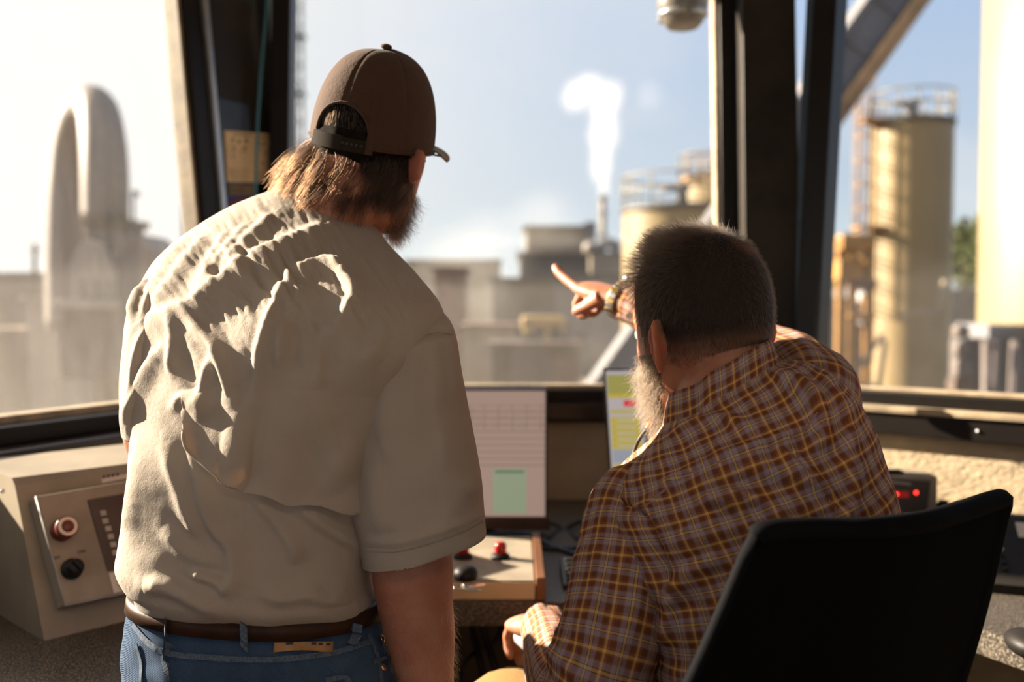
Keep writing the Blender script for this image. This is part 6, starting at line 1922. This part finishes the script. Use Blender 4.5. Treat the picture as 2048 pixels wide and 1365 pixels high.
for k, yy in enumerate((835, 848, 861, 874, 887)):
    kbox('chart_row', 1215, 1274, yy, yy + 12, .002, .003, M['ch_yellow'], sh_)
    kbox('row_figure', 1226, 1264, yy + 4, yy + 8, .003, .0036, M['ch_grey'], sh_)
kbox('chart_block', 1215, 1272, 900, 926, .002, .003, M['ch_blue'], sh_); kbox('chart_row', 1215, 1270, 929, 960, .002, .003, M['ch_yellow'], sh_)
dk = thing('dark_box', 'small dark box half hidden between the narrow screen and the seated man\'s collar', 'box', P(1312, 900, 2.5))
mb = MB(); a = P(1288, 828, 2.5); b = P(1345, 1075, 2.5); mb.box(((a[0] + b[0]) / 2, 2.54, (a[2] + ZD) / 2), (b[0] - a[0], .08, a[2] - ZD), bevel=.006); mb.build('casing', M['knob_black'], dk)
for k in range(3):
    q = P(1305 + 6 * k, 850, 2.499); mb = MB(); mb.box(q, (.005, .004, .012), bevel=.001); mb.build('key', M['btn_grey'], dk)

# --- control box with red lamps on the front worktop
zt_ = ZD + .034; bx1 = .050; bx0 = -.245
box = thing('control_box', 'cream control box with two red lamps on the worktop edge', 'control box', ((bx0 + bx1) / 2, 2.03, ZD))
mb = MB(); mb.box(((bx0 + bx1) / 2, 2.03, ZD + .017), (bx1 - bx0 - .012, .355, .034), bevel=.002); mb.build('casing', M['cream_box'], box)
M['box_top'] = mat('grey top plate', (.30, .25, .19), .5, var=.12, vscale=12)
mb = MB(); mb.box(((bx0 + bx1) / 2, 2.03, zt_ + .0012), (bx1 - bx0 - .016, .348, .0024), bevel=.001); mb.build('top_plate', M['box_top'], box)
mb = MB(); mb.box((bx1 + .004, 2.03, ZD + .022), (.018, .362, .044), bevel=.002); mb.build('wood_side', M['wood'], box)
mb = MB(); mb.box((bx0 - .004, 2.03, ZD + .022), (.018, .362, .044), bevel=.002); mb.build('wood_side', M['wood'], box)
for px in (926, 1001):
    q = hit(px, 1117, (0, 0, zt_ + .0024), (0, 0, 1))
    mb = MB(); mb.lathe(q, (0, 0, 1), [(0, .0195), (.004, .0200), (.008, .018), (.010, .0135), (.0105, .002)], 28); lp = mb.build('lamp_base', M['knob_black'], box)
    mb = MB(); mb.lathe(q + [0, 0, .010], (0, 0, 1), [(0, .0105), (.002, .0122), (.016, .0122), (.022, .0100), (.024, .004)], 24); mb.build('red_lens', M['red_lens'], lp)
q = hit(931, 1160, (0, 0, zt_ + .0024), (0, 0, 1))
mb = MB(); mb.lathe(q, (0, 0, 1), [(0, .017), (.004, .022), (.014, .0235), (.022, .019), (.026, .010), (.027, .001)], 26); mb.build('rotary_knob', M['knob_black'], box)
ky = thing('key_bunch', 'small bunch of keys lying by the black knob on the cream box', 'keys', hit(914, 1175, (0, 0, zt_ + .003), (0, 0, 1)))
q = hit(916, 1174, (0, 0, zt_ + .004), (0, 0, 1))
mb = MB(); mb.tube([q + [.012 * math.cos(a), .012 * math.sin(a), .0] for a in np.linspace(0, 2 * math.pi, 25)], .0010, 6, cap=False); mb.build('key_ring', M['steel'], ky)
for a in (.3, -.5, 2.9):
    e_ = np.array([math.cos(a), math.sin(a), 0]); f_ = np.array([-e_[1], e_[0], 0])
    mb = MB(); mb.box(q + e_ * .022, (.022, .012, .002), [e_, f_, np.array([0, 0, 1])], bevel=.0006); mb.box(q + e_ * .040, (.022, .005, .0018), [e_, f_, np.array([0, 0, 1])]); mb.build('key', M['steel'], ky)

# --- keyboard right of the box
kb = thing('keyboard', 'black keyboard on the worktop between the cream box and the seated man', 'keyboard', (.33, 2.0, ZD))
mb = MB(); mb.hexa([np.array(p) for p in ((.10, 1.92, ZD), (.54, 1.92, ZD), (.10, 2.07, ZD), (.54, 2.07, ZD), (.10, 1.92, ZD + .010), (.54, 1.92, ZD + .010), (.10, 2.07, ZD + .022), (.54, 2.07, ZD + .022))], .002); mb.build('casing', M['monitor_black'], kb)
for r in range(5):
    for c_ in range(18):
        mb = MB(); mb.box((.118 + c_ * .0238, 1.938 + r * .027, ZD + .0165 + r * .0024), (.019, .021, .006), bevel=.0012, seg=1); mb.build('key', M['knob_black'], kb)

# --- cables
def cable(label, pts, r, m, n=50, name='cable', group=None):
    mb = MB(); mb.tube(np.array(pts), r, 8, sub=n); o = mb.build(name, m); tag(o, label, 'cable', group); return o
dz_ = lambda x, y, h=.006: hit(x, y, (0, 0, ZD + h), (0, 0, 1))
cable('blue cable running across the worktop right of the monitor', [dz_(960, 1072), dz_(1040, 1068), dz_(1090, 1085), dz_(1140, 1105), dz_(1200, 1118), dz_(1260, 1120)], .0055, M['cable_blue'])
cable('black cable rising to the right behind the seated man\'s arm', [dz_(1020, 1100), dz_(1080, 1085), P(1120, 1062, 2.42), P(1165, 1042, 2.45), P(1215, 1036, 2.5)], .006, M['cable_black'])
cable('thin black cable hanging down from the monitor corner', [P(1080, 1040, 2.44), P(1110, 1050, 2.43), P(1135, 1062, 2.42), dz_(1165, 1082), dz_(1230, 1090)], .0045, M['cable_black'])
cable('dark cable coiled flat behind the cream box', [dz_(880, 1066), dz_(960, 1062), dz_(1030, 1076), dz_(1060, 1092), dz_(1120, 1098), dz_(1190, 1092)], .005, M['cable_black'])
uy = 2.25
cable('left of the two straight black cables hanging under the worktop', [P(938, 1215, uy), P(948, 1270, uy - .02), P(962, 1330, uy - .05), P(975, 1400, uy - .06), P(985, 1560, uy - .02)], .008, M['cable_black'])
cable('right of the two straight black cables hanging under the worktop', [P(950, 1215, uy - .05), P(972, 1280, uy - .07), P(992, 1340, uy - .10), P(1008, 1400, uy - .1), P(1020, 1560, uy - .04)], .008, M['cable_black'])
cable('thin looping cable under the worktop beside the bare forearm', [P(1010, 1230, uy), P(990, 1285, uy), P(945, 1310, uy - .03), P(925, 1345, uy - .05), P(920, 1420, uy - .05), P(918, 1560, uy)], .005, M['cable_black'])
cable('black cable slanting down right under the worktop', [P(1000, 1225, uy), P(1015, 1262, uy - .01), P(1040, 1300, uy - .03), P(1062, 1330, uy - .05), P(1080, 1400, uy - .05), P(1085, 1560, uy)], .006, M['cable_black'])

# --- notices, cable and conduit on the left post
Ln = np.array([nL[0], nL[1], -TILT]); Ln = Ln / np.linalg.norm(Ln)
def lp(x, y, d=-.003): return hit(x, y, np.array([CA[0], CA[1], ZS]) + np.array([nL[0], nL[1], 0]) * d, Ln)
def lquad(name, q, d0, d1, m, parent):
    a = [lp(x, y, d1) for x, y in q]; b = [lp(x, y, d1) + Ln * (d0 - d1) * -1 * -1 for x, y in q]
    mb = MB(); mb.hexa([b[0], b[1], a[0], a[1], b[3], b[2], a[3], a[2]]); return mb.build(name, m, parent)
M['poster'] = mat('yellowed notice paper', (.72, .54, .32), .75, var=.08, vscale=9)
M['poster_ink'] = mat('faded brown ink', (.20, .13, .075), .8, var=.1)
M['tan_sign'] = mat('dull tan plate', (.24, .17, .09), .7, var=.12)
M['sticker_blue'] = mat('dark blue sticker', (.030, .030, .13), .6, var=.08)
M['sticker_red'] = mat('faded red ring', (.28, .035, .035), .6, var=.1)
po_ = thing('notice', 'yellowed notice sheet with rows of small symbols on the left post', 'notice', lp(500, 310))
lquad('sheet', [(449, 261), (559, 269), (556, 366), (454, 364)], -.001, -.004, M['poster'], po_)
def micro(x, y, w, h, d=-.0046, m=None, nm='symbol'):
    lquad(nm, [(x - w / 2, y - h / 2), (x + w / 2, y - h / 2 + .07 * w), (x + w / 2, y + h / 2 + .05 * w), (x - w / 2, y + h / 2)], -.0038, d, m or M['poster_ink'], po_)
micro(487, 269, 40, 3, nm='title'); micro(530, 274, 28, 3, nm='title')
for (x, y, w, h) in ((466, 280, 5, 7), (478, 283, 5, 7), (493, 282, 6, 7), (519, 286, 4, 6), (529, 287, 5, 7), (541, 287, 5, 6), (468, 293, 7, 3), (490, 295, 8, 4), (468, 301, 3, 7), (484, 302, 5, 3), (491, 302, 3, 5), (522, 298, 5, 3), (540, 299, 7, 4), (532, 307, 6, 3), (468, 313, 4, 4), (526, 326, 7, 3), (540, 327, 6, 3)): micro(x, y, w, h)
for k in range(5): micro(480, 338 + 4.6 * k, 46 - 3 * k, 1.3, nm='text_line'); micro(530, 343 + 4.4 * k, 34, 1.2, nm='text_line')
s2 = thing('small_sign', 'small dull tan plate below the yellowed notice', 'sign', lp(482, 380))
lquad('plate', [(457, 369), (507, 371), (506, 391), (459, 390)], -.001, -.004, M['tan_sign'], s2)
for k in range(3): lquad('text_line', [(460, 374 + 5 * k), (488, 375 + 5 * k), (488, 376.4 + 5 * k), (460, 375.4 + 5 * k)], -.0038, -.0046, M['ink'], s2)
s3 = thing('sticker', 'dark blue sticker with a faded red oval ring low on the left post', 'sticker', lp(482, 405))
lquad('backing', [(446, 391), (556, 396), (556, 470), (450, 470)], -.001, -.0035, M['sticker_blue'], s3)
c0_ = lp(492, 424, -.004)
mb = MB(); mb.tube([lp(492 + 40 * math.cos(a), 428 + 27 * math.sin(a) + 2 * math.cos(a), -.0042) for a in np.linspace(0, 2 * math.pi, 49)], .0035, 8, cap=False); mb.build('oval_ring', M['sticker_red'], s3)
cable('teal blue cable hanging down the left post in front of the notice', [lp(538, -60, -.03), lp(534, 10, -.03), lp(524, 120, -.03), lp(516, 230, -.028), lp(513, 320, -.026), lp(511, 395, -.024), lp(510, 480, -.02)], .0042, M['cable_teal'])
cd_ = cable('thin grey conduit on the left post behind the teal cable', [lp(541, -60, -.008), lp(543, 60, -.008), lp(546, 170, -.008), lp(548, 268, -.008), lp(548, 300, -.008)], .0035, M['alu_and_sheen'], name='conduit')

# --- weight indicator on the right, its knob, and the keypad device
ind = thing('indicator_box', 'grey indicator box with red figures between the seated man and the chair back', 'indicator', (.86, 2.34, ZD))
iu = unit([.955, -.10, 0]); idn = np.array([iu[1], -iu[0], 0]); idn = -idn if idn[1] > 0 else idn
i1 = P(1876, 954, 2.30); zi = i1[2]
mb = MB(); c = np.array([i1[0], i1[1], 0]) - iu * .115 - idn * .06; mb.box((c[0], c[1], (zi + ZD) / 2), (.23, .12, zi - ZD), [iu, -idn, np.array([0, 0, 1])], bevel=.004); mb.build('casing', M['box_top'], ind)
ip = lambda x, y, off=0.0: hit(x, y, i1 + idn * off, idn)
def iquad(name, q, d0, d1, m, parent):
    a = [ip(x, y, d1) for x, y in q]; b = [p - idn * (d1 - d0) for p in a]
    mb = MB(); mb.hexa([b[0], b[1], a[0], a[1], b[3], b[2], a[3], a[2]]); return mb.build(name, m, parent)
fc_ = iquad('face', [(1690, 950), (1861, 963), (1849, 1070), (1690, 1070)], -.001, .003, M['display_dark'], ind)
iquad('label_strip', [(1778, 961), (1822, 966), (1822, 972), (1778, 967)], .003, .0035, M['btn_grey'], fc_)
iquad('red_figure', [(1762, 981), (1818, 985), (1817, 996), (1762, 992)], .003, .004, M['red_glow'], fc_)
for x, y in ((1793, 989), (1832, 986)):
    mb = MB(); mb.ball(ip(x, y, .004), .0042, n=12); mb.build('red_led', M['led_red'], fc_)
for x, y in ((1793, 1029), (1817, 1034), (1768, 1026)):
    iquad('key', [(x - 9, y - 6), (x + 11, y - 5), (x + 11, y + 6), (x - 9, y + 5)], .003, .006, M['btn_grey'], fc_)
sd_p = hit(1893, 1021, i1 + iu * .012, idn)
mb = MB(); q = np.array([i1[0], i1[1], 0]) - idn * .03 + np.array([0, 0, P(1893, 1021, 2.3)[2]]); mb.lathe(q, iu, [(0, .012), (.012, .012), (.014, .019), (.03, .019), (.033, .015), (.033, .001)], 24); mb.build('side_knob', M['knob_black'], ind)
mb = MB(); q = P(1782, 944, 2.34); mb.box(q, (.05, .03, .008), bevel=.002); mb.build('top_clip', M['knob_black'], ind)

M['keypad_black'] = mat('black keypad casing', (.020, .017, .014), .6, var=.15, spec=.12)
kd = thing('keypad', 'black sloping keypad device on the worktop behind the chair tip', 'keypad', (1.05, 2.0, ZD))
k0 = dz_(1948, 1184, .0); ku = unit([.88, -.30, 0]); kn2 = np.array([-ku[1], ku[0], 0])
kprof = [(0, .0), (0, .018), (.24, .105), (.29, .10), (.29, .0)]
mb = MB(); mb.prism([k0 + kn2 * a + np.array([0, 0, b]) for a, b in kprof], ku * .36); mb.build('casing', M['keypad_black'], kd)
kfv = unit(kn2 * .24 + np.array([0, 0, .087])); kfn = unit(np.cross(ku, kfv)); kfn = kfn if kfn[2] > 0 else -kfn
kq = lambda a, b, h=0: k0 + np.array([0, 0, .018]) + ku * a + kfv * b + kfn * h
for r in range(5):
    for c_ in range(6):
        if c_ == 2: continue
        mb = MB(); mb.ball(kq(.035 + c_ * .026, .05 + r * .024, .001), (.006, .006, .004), [ku, kfv, kfn], 10); mb.build('key', M['btn_grey'] if (r + c_) % 4 == 0 else M['knob_black'], kd)
mb = MB(); mb.box(kq(.15, .20, .001), (.10, .055, .002), [ku, kfv, kfn]); lb = mb.build('paper_label', M['paper'], kd)
for r in range(2):
    for c_ in range(3):
        mb = MB(); mb.lathe(kq(.125 + c_ * .012, .186 + r * .014, .002), kfn, [(0, .0045), (.003, .004), (.0032, .001)], 10); mb.build('switch', M['knob_black'], lb)
ms = thing('mouse', 'black mouse at the right picture edge on the worktop', 'mouse', dz_(2052, 1300, 0))
q = dz_(2056, 1303, .0); mb = MB(); mb.ball(q + [0, 0, .012], (.032, .05, .022), n=22); mb.build('shell', M['knob_black'], ms)
mb = MB(); mb.cyl(q + [-.004, -.03, .030], q + [.004, -.03, .030], .006, n=12); mb.build('scroll_wheel', M['btn_grey'], ms)
sb = thing('black_clip', 'small black clip on the right window sill behind the plaid shoulder', 'clip', W('R', .25, ZS))
a = P(1690, 752, 2.48)
mb = MB(); mb.box(P(1697, 761, 2.50), (.022, .03, .045), bevel=.003); mb.build('body', M['knob_black'], sb)
mb = MB(); mb.box(P(1678, 748, 2.51), (.05, .02, .03), bevel=.003); mb.build('jaw', M['knob_black'], sb)
